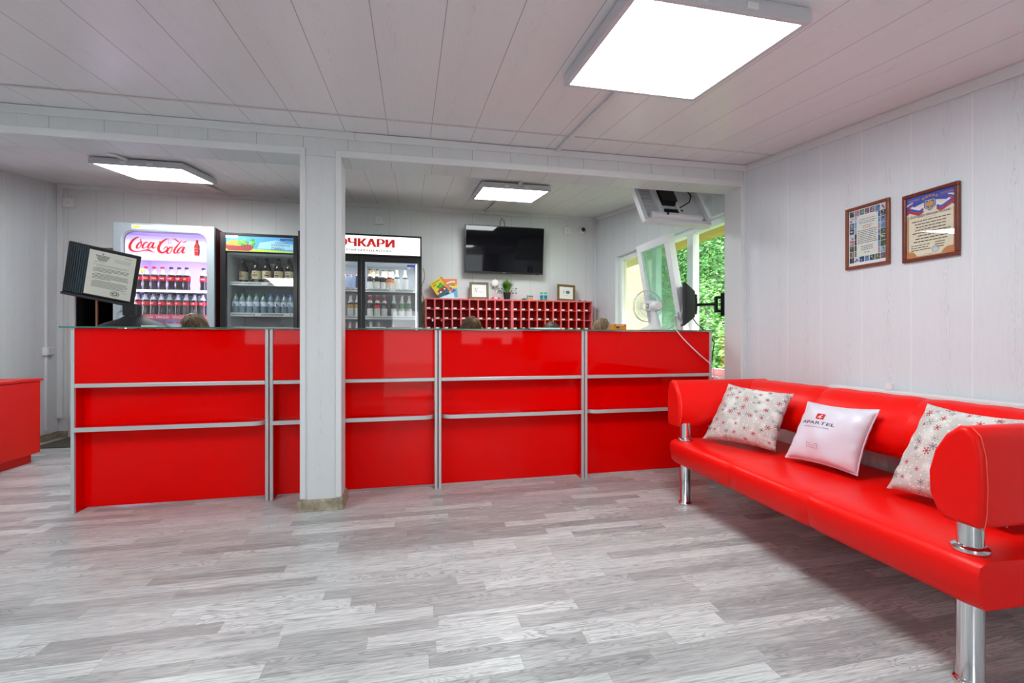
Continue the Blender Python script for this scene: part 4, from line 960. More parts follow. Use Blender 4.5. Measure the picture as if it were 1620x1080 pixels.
M(m_black).box(gx1 - .03, gx1 - .012, Y5 - .03, Y5 - .018, 1.25, 1.75).box(gx1 - .028, gx1 - .014, Y5 - .018, Y5 - .0002, 1.27, 1.29).box(gx1 - .028, gx1 - .014, Y5 - .018, Y5 - .0002, 1.71, 1.73).obj('handle', t, bev=.003) if False else None
bn = M(pbr('banner_sky', '4d9fd4', .4, emit='4c9ccf', es=0.112)).box(-1.784, -1.169, Y5 + .004, Y5 + .010, 1.898, 2.049)
f5 = FR(Y5 + .004); bn.use(pbr('banner_sky_pale', '9fd0e8', .4, emit='9accdf', es=0.096)); bn.art([(-1.50, 1.93), (-1.17, 1.93), (-1.17, 1.98), (-1.33, 2.02), (-1.48, 1.99)], f5, .0006)
bn.use(pbr('banner_grass', 'b5cf3c', .4, emit='b0cc34', es=0.096)); bn.art([(-1.784, 1.898), (-1.169, 1.898), (-1.169, 1.912), (-1.50, 1.925), (-1.784, 1.93)], f5, .0008)
bn.use(colm('a8343c')); bn.art([(-1.784, 1.965), (-1.53, 1.965), (-1.55, 1.915), (-1.58, 1.902), (-1.76, 1.902), (-1.784, 1.925)], f5, .0010)
bn.use(colm('7c2430'))
for k in range(9): bn.astroke([(-1.775 + k * .027, 1.965), (-1.765 + k * .024, 1.93), (-1.755 + k * .022, 1.905)], .005, f5, .0012)
bn.astroke([(-1.56, 1.99), (-1.535, 2.0), (-1.528, 1.97)], .008, f5, .0012)
bn.use(colm('e9a23a')); bn.art([(-1.78, 1.955), (-1.66, 1.95), (-1.60, 1.985), (-1.68, 2.01), (-1.75, 2.0), (-1.783, 1.98)], f5, .0014)
rn = random.Random(4); gcol = [pbr('salad_' + c, c, .5, emit=c, es=0.08) for c in ('58b83c', '3f9a30', '8fd85a')]
for k in range(26): bn.use(gcol[k % 3]).adisc(-1.60 + rn.uniform(-.075, .075), 1.992 + rn.uniform(-.03, .022), rn.uniform(.010, .022), rn.uniform(.007, .014), f5, .0016 + k * .00004, 8, k)
bn.use(pbr('white_strip', 'ffffff', .4, emit='ecfff0', es=0.28)).arect(-1.80, 2.026, -1.676, 2.05, f5, .003)
bn.use(colm('2a2f9c')).arect(-1.288, 2.018, -1.172, 2.038, f5, .003); bn.use(colm('dfe2ff')).text('N°1', f5, -1.262, 2.028, h=.009, off=.0036); bn.text('Байкал', f5, -1.212, 2.028, h=.009, wd=.06, off=.0036)
bn.use(colm('2c6c88')).text('Свежее', f5, -1.275, 1.997, h=.022, wd=.13, off=.002, shear=.4)
bn.use(colm('14505a')).text('РАЗЛИВНОЕ', f5, -1.285, 1.970, h=.018, wd=.172, off=.002); bn.text('ПИВО', f5, -1.312, 1.936, h=.026, wd=.115, off=.002)
bn.obj('banner', t)
s1, s2, s3 = 1.592, 1.278, .95
ix0, ix1 = gx0 + .0505, gx1 - .0505
for z, tg_ in ((s1, (-1.46,)), (s2, (-1.52, -1.25)), (s3, ())): shelf_unit(t, ix0, ix1, z, 5.09, tags=tg_)
bbp = [(.036, 0), (.043, .006), (.043, .05), (.043, .135), (.043, .165), (.034, .20), (.016, .235), (.015, .25), (.017, .251), (.017, .268), (.015, .27)]
m_brown = pbr('brown_plastic', (.020, .010, .005), .12, coat=.6); m_cream = colm('d8cfa8', .6)
def big_beer(lab):
    m = M(); m.lathe(bbp, 18, None, [m_brown, m_brown, lab, m_brown, m_brown, m_brown, m_brown, m_black, m_black, m_black])
    m.use(colm('c46a20')); r = .0434
    def patch(a0, a1, za, zbb, mat):
        m.use(mat); n = 5; v = [(r * math.cos(-PI / 2 + a0 + (a1 - a0) * k / n), r * math.sin(-PI / 2 + a0 + (a1 - a0) * k / n), z) for z in (za, zbb) for k in range(n + 1)]
        m.add(v, [(k, k + 1, n + 2 + k, n + 1 + k) for k in range(n)])
    patch(-.22, .22, .105, .122, colm('c46a20')); r = .0435; patch(-.55, .5, .082, .094, colm('35302a')); patch(-.3, .4, .066, .072, colm('c02a20'))
    return m
bx = [X(p, 5.17) for p in (380, 393, 406, 422, 441, 458)]
labs = ['large brown beer bottle, leftmost on the upper shelf of the black fridge', 'large brown beer bottle, second from the left on the upper black fridge shelf', 'large cream-labelled beer bottle, third from the left on the upper black fridge shelf', 'large cream-labelled beer bottle, fourth from the left on the upper black fridge shelf', 'large brown beer bottle, second from the right on the upper black fridge shelf', 'large brown beer bottle, rightmost on the upper shelf of the black fridge']
place_many(big_beer(m_cream), 'beer_bottle', [(x, 5.17 if i > 1 else (5.27, 5.36)[i], s1 + .001) for i, x in enumerate(bx)], labs, 'bottle', 'large beer bottles in the black fridge')
wp = [(.027, 0), (.033, .006), (.033, .03), (.031, .055), (.033, .075), (.0325, .08), (.0325, .125), (.033, .13), (.026, .158), (.013, .178), (.013, .188), (.015, .189), (.015, .204), (.013, .206)]
m_water = pbr('water_bottle', (.34, .48, .55), .08, coat=.7); m_water.node_tree.nodes['Principled BSDF'].inputs['Transmission Weight'].default_value = .45
def water(cap):
    m = M(); m.lathe(wp, 14, None, [m_water] * 5 + [colm('dfe8f2', .5)] + [m_water] * 4 + [cap] * 3)
    m.use(colm('2a3a9a', .5)); r = .0329; v = [(r * math.cos(a), r * math.sin(a), z) for a, z in ((-2.4, .081), (-1.9, .081), (-1.2, .081), (-1.6, .092), (-2.2, .112))]; m.add(v, [(0, 1, 2, 3, 4)]); return m
gx = [X(p, 5.14) for p in (373, 384, 395, 406, 417.5)]; bx_ = [X(p, 5.14) for p in (429, 440, 450.5, 460.5)]
place_many(water(colm('178a4a', .35)), 'water_bottle', [(x, 5.14, s2 + .001) for x in gx], 'green-capped water bottle on the lower shelf of the black fridge', 'bottle', 'green-capped water bottles', 1.02)
place_many(water(colm('2458d8', .35)), 'water_bottle', [(x, 5.14, s2 + .001) for x in bx_], 'blue-capped water bottle on the lower shelf of the black fridge', 'bottle', 'blue-capped water bottles', 1.02)
tag(M(m_blackm).tube([(-1.20, 5.06, gz + .003), (-1.19, 5.10, gz + .022), (-1.16, 5.08, gz + .008), (-1.14, 5.12, gz + .02), (-1.13, 5.2, gz + .003)], .004, 6).obj('cable', smooth=True), 'short black cable coiled on top of the black fridge', 'cable')

# --- two-door white sign fridge
hx0, hx1, hz = -1.122, .114, 2.125
t = thing('drinks_fridge', ((hx0 + hx1) / 2, 5.3, 0), 'wide two-door black fridge with a lit white sign in red letters, right of the pillar', 'fridge')
cb = M(m_blackm); cb.box(hx0, hx0 + .035, Y5 + .05, 5.6, .08, hz).box(hx1 - .035, hx1, Y5 + .05, 5.6, .08, hz).box(hx0 + .035, hx1 - .035, Y5 + .05, 5.6, hz - .04, hz).box(hx0 + .035, hx1 - .035, 5.57, 5.6, .08, hz - .04).box(hx0 + .035, hx1 - .035, Y5 + .05, 5.57, 0, .25)
cb.obj('cabinet', t)
li = M(colm('c9cdd2', .5)).box(hx0 + .0352, hx0 + .05, Y5 + .051, 5.5695, .2502, 1.87).box(hx1 - .05, hx1 - .0352, Y5 + .051, 5.5695, .2502, 1.87).box(hx0 + .0502, hx1 - .0502, 5.55, 5.5695, .2502, 1.87).box(hx0 + .0352, hx1 - .0352, Y5 + .051, 5.5695, 1.8702, 1.89)
li.obj('liner', t)
M(m_black).box(hx0, hx1, Y5 - .004, Y5 + .049, 1.9, hz + .004).obj('sign_housing', t, bev=.003)
M(pbr('sign_lit', 'ffffff', .4, emit=(.97, 1, .99), es=0.336)).box(hx0 + .02, hx1 - .018, Y5 - .009, Y5 - .0045, 1.918, 2.108).obj('sign_panel', t)
f6 = FR(Y5 - .009); st = M(pbr('sign_red', (.62, .010, .010), .4, emit=(.8, .02, .015), es=.08)); st.btext('БОЧКАРИ', f6, -.502, 2.037, .088, .655, k=.008)
st.use(pbr('sign_gold', (.30, .21, .13), .4)).btext('ЗОЛОТОЙ БРЕНД АЛТАЯ', f6, -.502, 1.957, .034, .60, k=.002)
st.use(pbr('sign_red', (.62, .010, .010), .4)); st.obj('lettering', t)
mid = X(571.5, Y5)
for (a, b_) in ((hx0, mid - .002), (mid + .002, hx1)):
    d_ = M(m_black); q = .036
    d_.box(a, a + q, Y5, Y5 + .045, .06, 1.898).box(b_ - q, b_, Y5, Y5 + .045, .06, 1.898).box(a + q, b_ - q, Y5, Y5 + .045, 1.838, 1.898).box(a + q, b_ - q, Y5, Y5 + .045, .06, .2)
    dd = d_.obj('door', t, bev=.003); M(m_door).box(a + q + .0002, b_ - q - .0002, Y5 + .014, Y5 + .018, .2002, 1.8378).obj('glass', dd)
M(m_grey_in).box(mid - .012, mid + .012, 5.06, 5.545, .2502, 1.869).obj('divider', t)
m_led2 = pbr('white_led', 'ffffff', .4, emit=(.95, .97, 1), es=1.28)
for xx in (mid + .013, hx1 - .062, mid - .021, hx0 + .051): M(m_led2).box(xx, xx + .008, Y5 + .055, Y5 + .068, .3, 1.83).obj('light_strip', t)
for (lx, e_) in (((mid + hx1) / 2, 1.3), ((mid + hx0) / 2, .9)):
    l2 = bpy.data.lights.new('fridge_led', 'AREA'); l2.shape = 'RECTANGLE'; l2.size = .5; l2.size_y = .05; l2.energy = e_; l2.color = (.93, .96, 1)
    o2 = bpy.data.objects.new('fridge_led', l2); C.objects.link(o2); o2.parent = t; o2.location = (lx - (hx0 + hx1) / 2, 5.12 - 5.3, 1.862)
q1, q2, q3 = 1.556, 1.262, .965
for (a, b_) in ((hx0 + .0505, mid - .0125), (mid + .0125, hx1 - .0505)):
    for z in (q1, q2, q3): shelf_unit(t, a, b_, z, 5.085, tags=((a + b_) / 2 + .02,) if z == q1 else ())
st2 = M(colm('2c3fb4', .4)); st2.arect(-.04, 1.80, .048, 1.822, FR(Y5 + .0135), .0004); st2.use(colm('e6e8ee')).arect(-.035, 1.775, -.005, 1.798, FR(Y5 + .0135), .0004); st2.obj('sticker', t)
# beers
sp = [(.026, 0), (.030, .005), (.030, .02), (.030, .055), (.030, .085), (.030, .12), (.027, .14), (.015, .165), (.0135, .18), (.0125, .205), (.0145, .206), (.0145, .216)]
m_bgl = pbr('brown_glass', (.030, .014, .007), .08, coat=.7); m_ggl = pbr('green_glass_bottle', (.03, .16, .05), .08, coat=.7)
def beer(gl, lab1, lab2, cap, nk=None): return M().lathe(sp, 14, None, [gl, lab1, lab1, lab1, lab2, gl, lab1, nk or lab1, nk or lab1, cap, cap])
def beers(px, y, z, ms, name, labels, cat, group, sc=1.0):
    for i, p in enumerate(px): place_many(ms[i], name, [(X(p, 5.14), y, z)], [labels[i]], cat, group, sc)
gold = colm('b08a48', .4); wh = colm('cfd0cc', .5); dkl = colm('16161a', .5); rdl = colm('c02038', .5); org = colm('c86428', .5)
beers((585.5, 597), 5.14, q1 + .001, [beer(m_bgl, wh, dkl, dkl, gold)] * 2, 'beer_bottle', ['gold-necked beer bottle, leftmost top shelf, right fridge door', 'gold-necked beer bottle, second top shelf, right fridge door'], 'bottle', 'beers on the top right shelf', 1.04)
beers((606, 616.5), 5.14, q1 + .001, [beer(m_bgl, wh, m_bgl, dkl), beer(m_bgl, colm('c8b8ac', .5), org, dkl)], 'beer_bottle', ['brown beer bottle third from left, top shelf, right fridge door', 'orange-labelled beer bottle, fourth top shelf, right fridge door'], 'bottle', 'beers on the top right shelf')
beers((628, 641), 5.14, q1 + .001, [beer(m_bgl, wh, wh, wh), beer(m_bgl, wh, wh, wh)], 'beer_bottle', ['white-labelled beer bottle, fifth top shelf, right fridge door', 'white-labelled beer bottle, rightmost top shelf, right fridge door'], 'bottle', 'beers on the top right shelf', 1.03)
place_many(beer(m_bgl, wh, gold, gold), 'beer_bottle', [(X(p, 5.14) + .028, 5.22, q1 + .001) for p in (585.5, 606, 616.5)], 'rear-row beer bottle, top shelf, right fridge door', 'bottle', 'beers behind, top right shelf')
beers((585.5, 597, 608), 5.14, q2 + .001, [beer(m_bgl, wh, m_bgl, wh, rdl), beer(m_bgl, wh, rdl, wh, rdl), beer(m_bgl, wh, m_bgl, wh, rdl)], 'beer_bottle', ['red and white labelled beer bottle, %s second shelf, right fridge door' % s for s in ('leftmost', 'second', 'third')], 'bottle', 'red-labelled beers', 1.10)
beers((623,), 5.14, q2 + .001, [beer(m_bgl, wh, dkl, wh)], 'beer_bottle', ['black and white labelled beer bottle mid second shelf of the right fridge door'], 'bottle', None, 1.10)
beers((636, 647), 5.14, q2 + .001, [beer(m_ggl, wh, m_ggl, wh)] * 2, 'beer_bottle', ['green beer bottle with white label, left of the two on the second shelf', 'green beer bottle with white label, rightmost on the second shelf'], 'bottle', 'green beer bottles', 1.10)
place_many(beer(m_ggl, wh, m_ggl, wh), 'beer_bottle', [(X(p, 5.14), 5.14, q3 + .001) for p in (587, 599, 621)], 'beer bottle lowest visible shelf, right fridge door', 'bottle', 'beer necks, lowest right shelf', 1.12)
beers((554.5, 565.5), 5.14, q2 + .001, [beer(m_bgl, wh, gold, rdl)] * 2, 'beer_bottle', ['dark beer bottle with gold label, left of two beside the pillar', 'dark beer bottle with gold label, right of two beside the pillar'], 'bottle', 'beers on the second shelf beside the pillar', 1.12)
place_many(beer(m_bgl, colm('e8c8c0', .5), colm('d8d0a0', .5), wh), 'beer_bottle', [(X(p, 5.14), 5.14, q3 + .001) for p in (543, 553.5, 564.5)], 'pale-labelled bottle, lowest shelf beside the pillar', 'bottle', 'bottles on the lowest left shelf', 1.12)
def can(c1, c2):
    m = M().lathe([(.022, 0), (.029, .006), (.029, .02), (.029, .09), (.029, .145), (.026, .152), (.025, .156)], 16, None, [m_chrome, c1, c2, c2, c1, m_chrome]); return m
for i, (p, a, b_, l) in enumerate(((541, colm('3a62b0', .3), wh, 'blue and white drinks can, leftmost beside the pillar'), (549, colm('a83048', .3), colm('b8c8e8', .3), 'pale blue drinks can with red rim, middle of the cans beside the pillar'), (559, colm('b83a4a', .3), colm('a0b8e0', .3), 'light blue drinks can, third beside the pillar'), (567, colm('7a2030', .3), colm('4a4a58', .3), 'dark drinks can, rightmost beside the fridge door post'))):
    place_many(can(a, b_), 'drinks_can', [(X(p, 5.14), 5.14, q1 + .016 if False else q1 + .001)], [l], 'can', 'drinks cans', 1.0)

# ================================================================ WINDOW (right wall, back room)
t = thing('window_1', (XR + .09, 4.07, WZ0), 'x', 'x'); del t['label']; del t['category']; struct(t)
XF0, XF1 = XR + .055, XR + .12; T6 = .055
M(m_upvc).box(XF0, XF1, WY0, WY1, WZ0, WZ0 + T6).box(XF0, XF1, WY0, WY1, WZ1 - T6, WZ1).box(XF0, XF1, WY0, WY0 + T6, WZ0 + T6, WZ1 - T6).box(XF0, XF1, WY1 - T6, WY1, WZ0 + T6, WZ1 - T6).obj('window_frame', t, bev=.003)
for y in (3.60, 4.22): M(m_upvc).box(XF0, XF1, y, y + .085, WZ0 + T6, WZ1 - T6).obj('mullion', t, bev=.003)
for nm, y0, y1, mt in (('pane', WY0 + T6, 3.60, m_glass), ('pane', 4.305, WY1 - T6, m_scr)): M(mt).box(XF0 + .03, XF0 + .036, y0, y1, WZ0 + T6, WZ1 - T6).obj(nm, t)
M(m_upvc).box(XR - .06, XR + .054, WY0 - .0, WY1 + .02, WZ0 - .025, WZ0 - .0002).obj('window_sill', t, bev=.004)
# tilted sash
sa = bpy.data.objects.new('tilted_sash', None); C.objects.link(sa); sa.parent = t; zs0 = WZ0 + T6 + .02
sa.location = (XF0 - .004 - (XR + .09), 0, zs0 - WZ0); sa.rotation_euler = (0, -math.radians(10.5), 0); sa['_o'] = (0, 0, 0)
hs = 1.17; sy0, sy1 = 3.56 - 4.07, 4.125 - 4.07; q = .072
M(m_upvc).box(-.06, 0, sy0, sy1, 0, q).box(-.06, 0, sy0, sy1, hs - q, hs).box(-.06, 0, sy0, sy0 + q, q, hs - q).box(-.06, 0, sy1 - q, sy1, q, hs - q).obj('sash_frame', sa, bev=.003)
M(m_scr2).box(-.032, -.026, sy0 + q, sy1 - q, q, hs - q).obj('sash_glass', sa)
M(m_white).box(-.075, -.0605, sy0 + .02, sy0 + .05, hs * .36, hs * .36 + .06).tube([(-.072, sy0 + .035, hs * .36 + .03), (-.10, sy0 + .035, hs * .36 + .03), (-.10, sy0 + .035, hs * .36 - .08)], .009, 8).obj('handle', sa)

# ================================================================ OUTSIDE
struct(M(leaf_mat('grass_ground', (.10, .22, .05), (.22, .36, .10))).box(XR + WD + .05, 30, -20, 40, -.25, -.15).obj('ground'))
struct(M(pbr('yard_paving', 'a9a7a2', .9)).box(-14, 14, -16, YF - .11, -.12, -.02).obj('ground'))
hl = M(leaf_mat('hill_green', (.05, .14, .02), (.12, .28, .05))); rn = random.Random(11); vv = []; NX, NY = 14, 24
for i in range(NX + 1):
    for j in range(NY + 1):
        x = 5.2 + i * .75; y = 1.5 + j * .75; vv.append((x, y, -.15 + (x - 5.2) * .95 * min(1, i / 3 + .2) + rn.uniform(-.12, .12)))
hl.add(vv, [(i * (NY + 1) + j, (i + 1) * (NY + 1) + j, (i + 1) * (NY + 1) + j + 1, i * (NY + 1) + j + 1) for i in range(NX) for j in range(NY)])
struct(hl.obj('hillside', smooth=True, recalc=False))
lv = [leaf_mat('bush_leaf_' + str(i), a, b_) for i, (a, b_) in enumerate((((.025, .17, .02), (.22, .55, .14)), ((.08, .28, .04), (.38, .70, .25)), ((.015, .11, .015), (.14, .42, .10))))]
def shrub(x, y, z, r, h, n, label, mi, leaf=.055, seed=0):
    n = int(n * 2.1)
    rn = random.Random(seed); t = thing('shrub', (x, y, z), label, 'shrub', 'shrubs outside the window')
    m = M(lv[mi]); cl = [(V3((x + rn.uniform(-.6, .6) * r, y + rn.uniform(-.6, .6) * r, z + h * rn.uniform(.25, .95))), rn.uniform(.35, .6) * r) for _ in range(14)]
    for k in range(n):
        c, cr = cl[k % len(cl)]; d = V3((rn.gauss(0, 1), rn.gauss(0, 1), rn.gauss(0, 1))).normalized(); p = c + d * cr * rn.uniform(.6, 1.0)
        up = V3((rn.uniform(-.6, .6), rn.uniform(-.6, .6), 1)).normalized(); nrm = (d * .8 + up).normalized(); a = nrm.orthogonal().normalized(); a.rotate(Matrix.Rotation(rn.uniform(0, 6.28), 3, nrm)); b_ = nrm.cross(a); s_ = leaf * rn.uniform(.6, 1.2)
        m.add([p - a * s_, p + b_ * s_ * .45 - nrm * s_ * .1, p + a * s_, p - b_ * s_ * .45 - nrm * s_ * .1], [(0, 1, 2, 3)])
    m.obj('foliage', t, recalc=False)
    st = M(pbr('bark', (.10, .07, .04), .9))
    for c, cr in cl[:6]: st.tube([(x, y, z - .1), ((x + c.x) / 2, (y + c.y) / 2, z + (c.z - z) * .55), tuple(c)], [.03, .02, .008], 6)
    st.obj('stem', t)
for i, (x, y, z, r, h, n, mi, lab) in enumerate((
        (4.6, 5.8, -.15, .9, 2.0, 3800, 1, 'pale green shrub close outside the window behind the monitor arm'),
        (5.3, 7.2, -.1, 1.1, 3.0, 4200, 0, 'tall bright green shrub seen through the clear window pane'),
        (6.6, 8.6, 1.0, 1.3, 3.4, 4200, 2, 'darker green leafy shrub higher on the slope outside the window'),
        (5.9, 9.9, .3, 1.2, 3.4, 3600, 0, 'green shrub seen through the gap beside the tilted sash'),
        (6.6, 6.6, 1.0, 1.2, 3.0, 3600, 2, 'leafy shrub on the slope at the right side of the window view'),
        (8.2, 10.5, 2.6, 1.8, 4.0, 4200, 2, 'large shrub at the top of the slope behind the others'))):
    shrub(x, y, z, r, h, n, lab, mi, leaf=.055 if i > 1 else .042, seed=30 + i)
tag(M(pbr('ochre_beam', (.42, .30, .05), .6)).box(2.86, 2.98, 2.4, 7.0, 2.035, 2.15).obj('awning_beam', bev=.004), 'ochre yellow beam running outside above the window', 'beam')
tag(M(pbr('canopy_roof', 'd8d4cc', .7)).box(2.62, 3.05, 2.4, 7.0, 2.151, 2.18).obj('awning_roof'), 'pale awning roof over the ochre beam outside the window', 'awning')
t = thing('neighbouring_building', (3.7, 8.5, -.15), 'pale beige building seen through the left window panes', 'building')
wlm = bpy.data.materials.new('beige_blocks'); wlm.use_nodes = True; hh = NT(wlm); br = hh.n.new('ShaderNodeTexBrick'); br.inputs['Scale'].default_value = 1; br.inputs['Color1'].default_value = lin('e6dfcc'); br.inputs['Color2'].default_value = lin('dfd6c0'); br.inputs['Mortar'].default_value = lin('c4bca8')
br.inputs['Brick Width'].default_value = .4; br.inputs['Row Height'].default_value = .16; br.inputs['Mortar Size'].default_value = .012
pp = hh.sep(hh.pos()); hh.put(br.inputs['Vector'], hh.comb(pp[0], pp[2], 0)); hh.put(hh.n['Principled BSDF'].inputs['Base Color'], br.outputs['Color'])
M(wlm).box(2.7, 4.42, 7.5, 10, -.15, 3.2).obj('wall', t); M(pbr('canopy_roof', 'd8d4cc', .7)).box(2.6, 4.55, 7.35, 10.1, 3.2, 3.32).obj('roof', t)

# ================================================================ THINGS ON THE COUNTER
GT = CH + .0092
# document flip stand
t = thing('document_stand', (-1.70, 3.32, GT), 'black flip-file document stand showing a stamped letter, left end of the counter', 'document stand', local=True)
M(m_blackm).lathe([(.20, 0), (.20, .006), (.16, .028), (.085, .055), (.05, .075), (.045, .08)], 32, Matrix.Diagonal((1, .55, 1, 1))).obj('foot', t, smooth=True)
M(m_black).box(-.06, .02, -.02, .035, .075, .15).obj('neck', t, bev=.006)
hd = M(m_black); th = math.radians(-11)
R2 = Matrix.Translation((-.112, -.02, .322)) @ Matrix.Rotation(math.radians(7.1), 4, 'Z') @ Matrix.Rotation(math.radians(11.7), 4, 'Y') @ Matrix.Rotation(math.radians(11), 4, 'X')
hd.box(-.235, .13, .0, .014, -.155, .155, R2).obj('panel', t, bev=.006)
rb = M(pbr('slate_plastic', (.035, .060, .075), .45))
for k in range(9):
    x = -.133 - k * .0112; y = -.0045 + k * .0004
    rb.hexa([R2 @ V3(q_) for q_ in ((x - .009, y + .004, -.150), (x, y, -.150), (x, y + .0043, -.150), (x - .009, y + .0044, -.150))], [R2 @ V3(q_) for q_ in ((x - .009, y + .004, .148), (x, y, .148), (x, y + .0043, .148), (x - .009, y + .0044, .148))])
rb.obj('sleeves', t)
M(m_blackm).box(-.237, .135, -.010, .030, -.172, -.1552, R2).obj('tray', t, bev=.004)
M(pbr('page_paper', 'd2d1c6', .7)).box(-.128, .110, -.0022, -.0004, -.140, .135, R2).obj('page', t)
O = R2 @ V3((0, -.0022, 0)); U = (R2.to_3x3() @ V3((1, 0, 0))); Vv = (R2.to_3x3() @ V3((0, 0, 1))); N_ = (R2.to_3x3() @ V3((0, -1, 0))); fr = (O, U, Vv, N_)
pt_ = M(colm('4a4a46', .7)); rn = random.Random(5)
pt_.art([(-.063, .122), (-.053, .122), (-.058, .112)], fr)
for k in range(6): pt_.arect(-.095 + k * .003, .106 - k * .006, -.022 - k * .003, .109 - k * .006, fr)
pt_.arect(-.098, .066, -.080, .068, fr); pt_.arect(-.075, .066, -.045, .0675, fr)
for k in range(3): pt_.arect(.0, .100 - k * .008, .085, .1012 - k * .008, fr)
pt_.arect(.05, .118, .088, .120, fr); pt_.arect(-.10, .052, .080, .0535, fr); pt_.arect(-.085, .045, .07, .0465, fr)
for k in range(17):
    if k in (4, 10): continue
    pt_.arect(-.098 + (.012 if k in (0, 5, 11) else 0), .032 - k * .0074, .090 - rn.uniform(0, .10 if k in (3, 9, 15) else .01), .0345 - k * .0074, fr)
pt_.use(colm('56564f', .7)); pt_.adisc(.028, -.112, .024, .018, fr, .0007); pt_.use(pbr('page_paper', 'd2d1c6', .7)); pt_.adisc(.028, -.112, .0205, .015, fr, .001); pt_.use(colm('6b6b64', .7)); pt_.adisc(.028, -.112, .016, .0115, fr, .0013); pt_.use(pbr('page_paper', 'd2d1c6', .7)); pt_.adisc(.028, -.112, .008, .005, fr, .0016)
pt_.use(colm('4a4a46', .7)); pt_.arect(.06, -.10, .085, -.0985, fr); pt_.obj('printed_text', t)
# pump bottle behind
t = thing('pump_bottle', (-1.845, 3.47, GT), 'white pump dispenser bottle behind the document stand', 'bottle')
T = Matrix.Translation((-1.845, 3.47, GT))
M(colm('b9c2cc', .3)).lathe([(.030, 0), (.034, .004), (.034, .085), (.026, .105), (.013, .112), (.013, .118)], 20, T).obj('bottle_body', t, smooth=True)
M(colm('c8ccd2', .3)).lathe([(.013, .1182), (.013, .13), (.005, .132), (.005, .15), (.010, .151), (.010, .158)], 14, T).tube([(-1.845, 3.47, GT + .155), (-1.88, 3.46, GT + .152)], .004, 6).obj('pump', t, smooth=True)
# card holder, papers
lx0, lx1 = X(232, 3.35), X(286, 3.35)
t = thing('leaflet_holder', ((lx0 + lx1) / 2, 3.35, GT), 'clear and green leaflet holder on the counter beside the document stand', 'leaflet holder')
M(m_glass).box(lx0, lx1, 3.33, 3.334, GT, GT + .028).box(lx0, lx1, 3.37, 3.374, GT, GT + .04).box(lx0, lx1, 3.3341, 3.3699, GT, GT + .003).obj('sleeve', t); M(colm('d6dce4', .4)).box(lx0 + .08, lx1 - .003, 3.34, 3.365, GT + .0035, GT + .026).obj('leaflets', t)
def paper(x0, x1, y0, y1, h, mat, label, nm, cat, rz=0):
    o = M(mat).box(x0, x1, y0, y1, GT, GT + h).obj(nm, bev=.001); o.rotation_euler = (0, 0, rz); tag(o, label, cat); return o
paper(X(232, 3.2), X(256, 3.2), 3.14, 3.24, .010, colm('c9cfd8', .4), 'grey-white leaflet lying on the counter below the document stand', 'leaflet', 'paper')
paper(-1.09, -.76, 3.18, 3.36, .006, m_paper, 'white open brochure lying on the glass counter top left of the pillar', 'brochure', 'paper', .05)
paper(-.30, -.17, 3.16, 3.32, .010, colm('d6dcdf', .5), 'grey-white folder lying on the counter right of the pillar', 'folder', 'folder', .1)
paper(-.14, .08, 3.16, 3.34, .007, m_paper, 'white magazine lying on the counter below the white-sign fridge', 'magazine', 'magazine', -.05)
o = M(colm('c02838', .5)).box(-.13, .0, 3.36, 3.5, GT, GT + .016).obj('red_brochure', bev=.001); tag(o, 'red and white brochure behind the magazine on the counter', 'paper')
o = paper(.86, 1.06, 3.15, 3.30, .012, colm('e2eef4', .5), 'thick white notebook lying on the counter before the third head', 'notebook', 'notebook', .03)
tag(M(colm('173a5a', .4)).box(.78, .84, 3.18, 3.26, GT, GT + .008).obj('dark_folder'), 'small dark blue item left of the white notebook on the counter', 'folder')
t = thing('display_box', (1.57, 3.44, GT), 'small orange and yellow carton on the counter beside the blond head', 'box')
bx0, bx1, bz0, bz1 = X(972, 3.44), X(991, 3.44), GT, Z(982, 512.5, 3.44)
M(colm('f0981e', .5)).box(bx0, bx1, 3.44, 3.50, bz0, bz1).obj('carton', t)
p = M(colm('e85a1e', .5)); p.arect(bx0 + .004, bz1 - .015, bx1 - .004, bz1 - .002, FR(3.44)); p.use(colm('f8f2e0')).arect(bx0 + .015, bz1 - .012, bx1 - .02, bz1 - .006, FR(3.44), .001); p.use(colm('3c5a2a')).adisc(bx0 + .03, bz1 - .028, .018, .008, FR(3.44), .001); p.obj('print', t)

# desk fan
fx, fy = X(1034, 3.33), 3.33
t = thing('desk_fan', (fx, fy, GT), 'white desk fan on the right end of the red counter, facing away', 'fan')
T = Matrix.Translation((fx - .005, fy, GT)) @ Matrix.Diagonal((1, .8, 1, 1))
M(m_white).lathe([(.105, 0), (.108, .006), (.10, .016), (.06, .03), (.035, .042), (.03, .05)], 32, T).obj('base', t, smooth=True)
M(m_white).tube([(fx + .015, fy, GT + .03), (fx + .012, fy, GT + .08), (fx + .004, fy, GT + .13), (fx - .004, fy, GT + .165)], [.045, .036, .026, .022], 14).obj('neck', t, smooth=True)
ax = V3((-.05, .99, .06)).normalized(); hc = V3((fx + .002, fy, GT + .198)); Rm = ax.to_track_quat('Z', 'Y').to_matrix().to_4x4(); Th = Matrix.Translation(hc) @ Rm
M(m_white).lathe([(.0, -.072), (.030, -.070), (.040, -.055), (.043, -.03), (.046, .02), (.046, .045), (.03, .05)], 24, Th).obj('motor_housing', t, smooth=True)
M(m_white).box(-.044, .044, -.040, .040, -.02, .055, Th).obj('control_box', t, bev=.008)
sd = V3((-ax.y, ax.x, 0)).normalized() * -1
lbl = M(colm('9a9aa2', .5)); v_ = V3((0, 0, 1)); nrm = V3((-.82, -.55, 0)); 
lbl.box(-.0452, -.0446, -.020, .020, .0, .035, Th).box(.0446, .0452, -.020, .020, .0, .035, Th); lbl.obj('rating_label', t)
M(colm('eceef2', .3)).tube([hc + ax * .05, hc + ax * .11], .009, 10).obj('shaft', t)
bl = M(glass_mat('smoky_blade', (.80, .84, .88), .08))
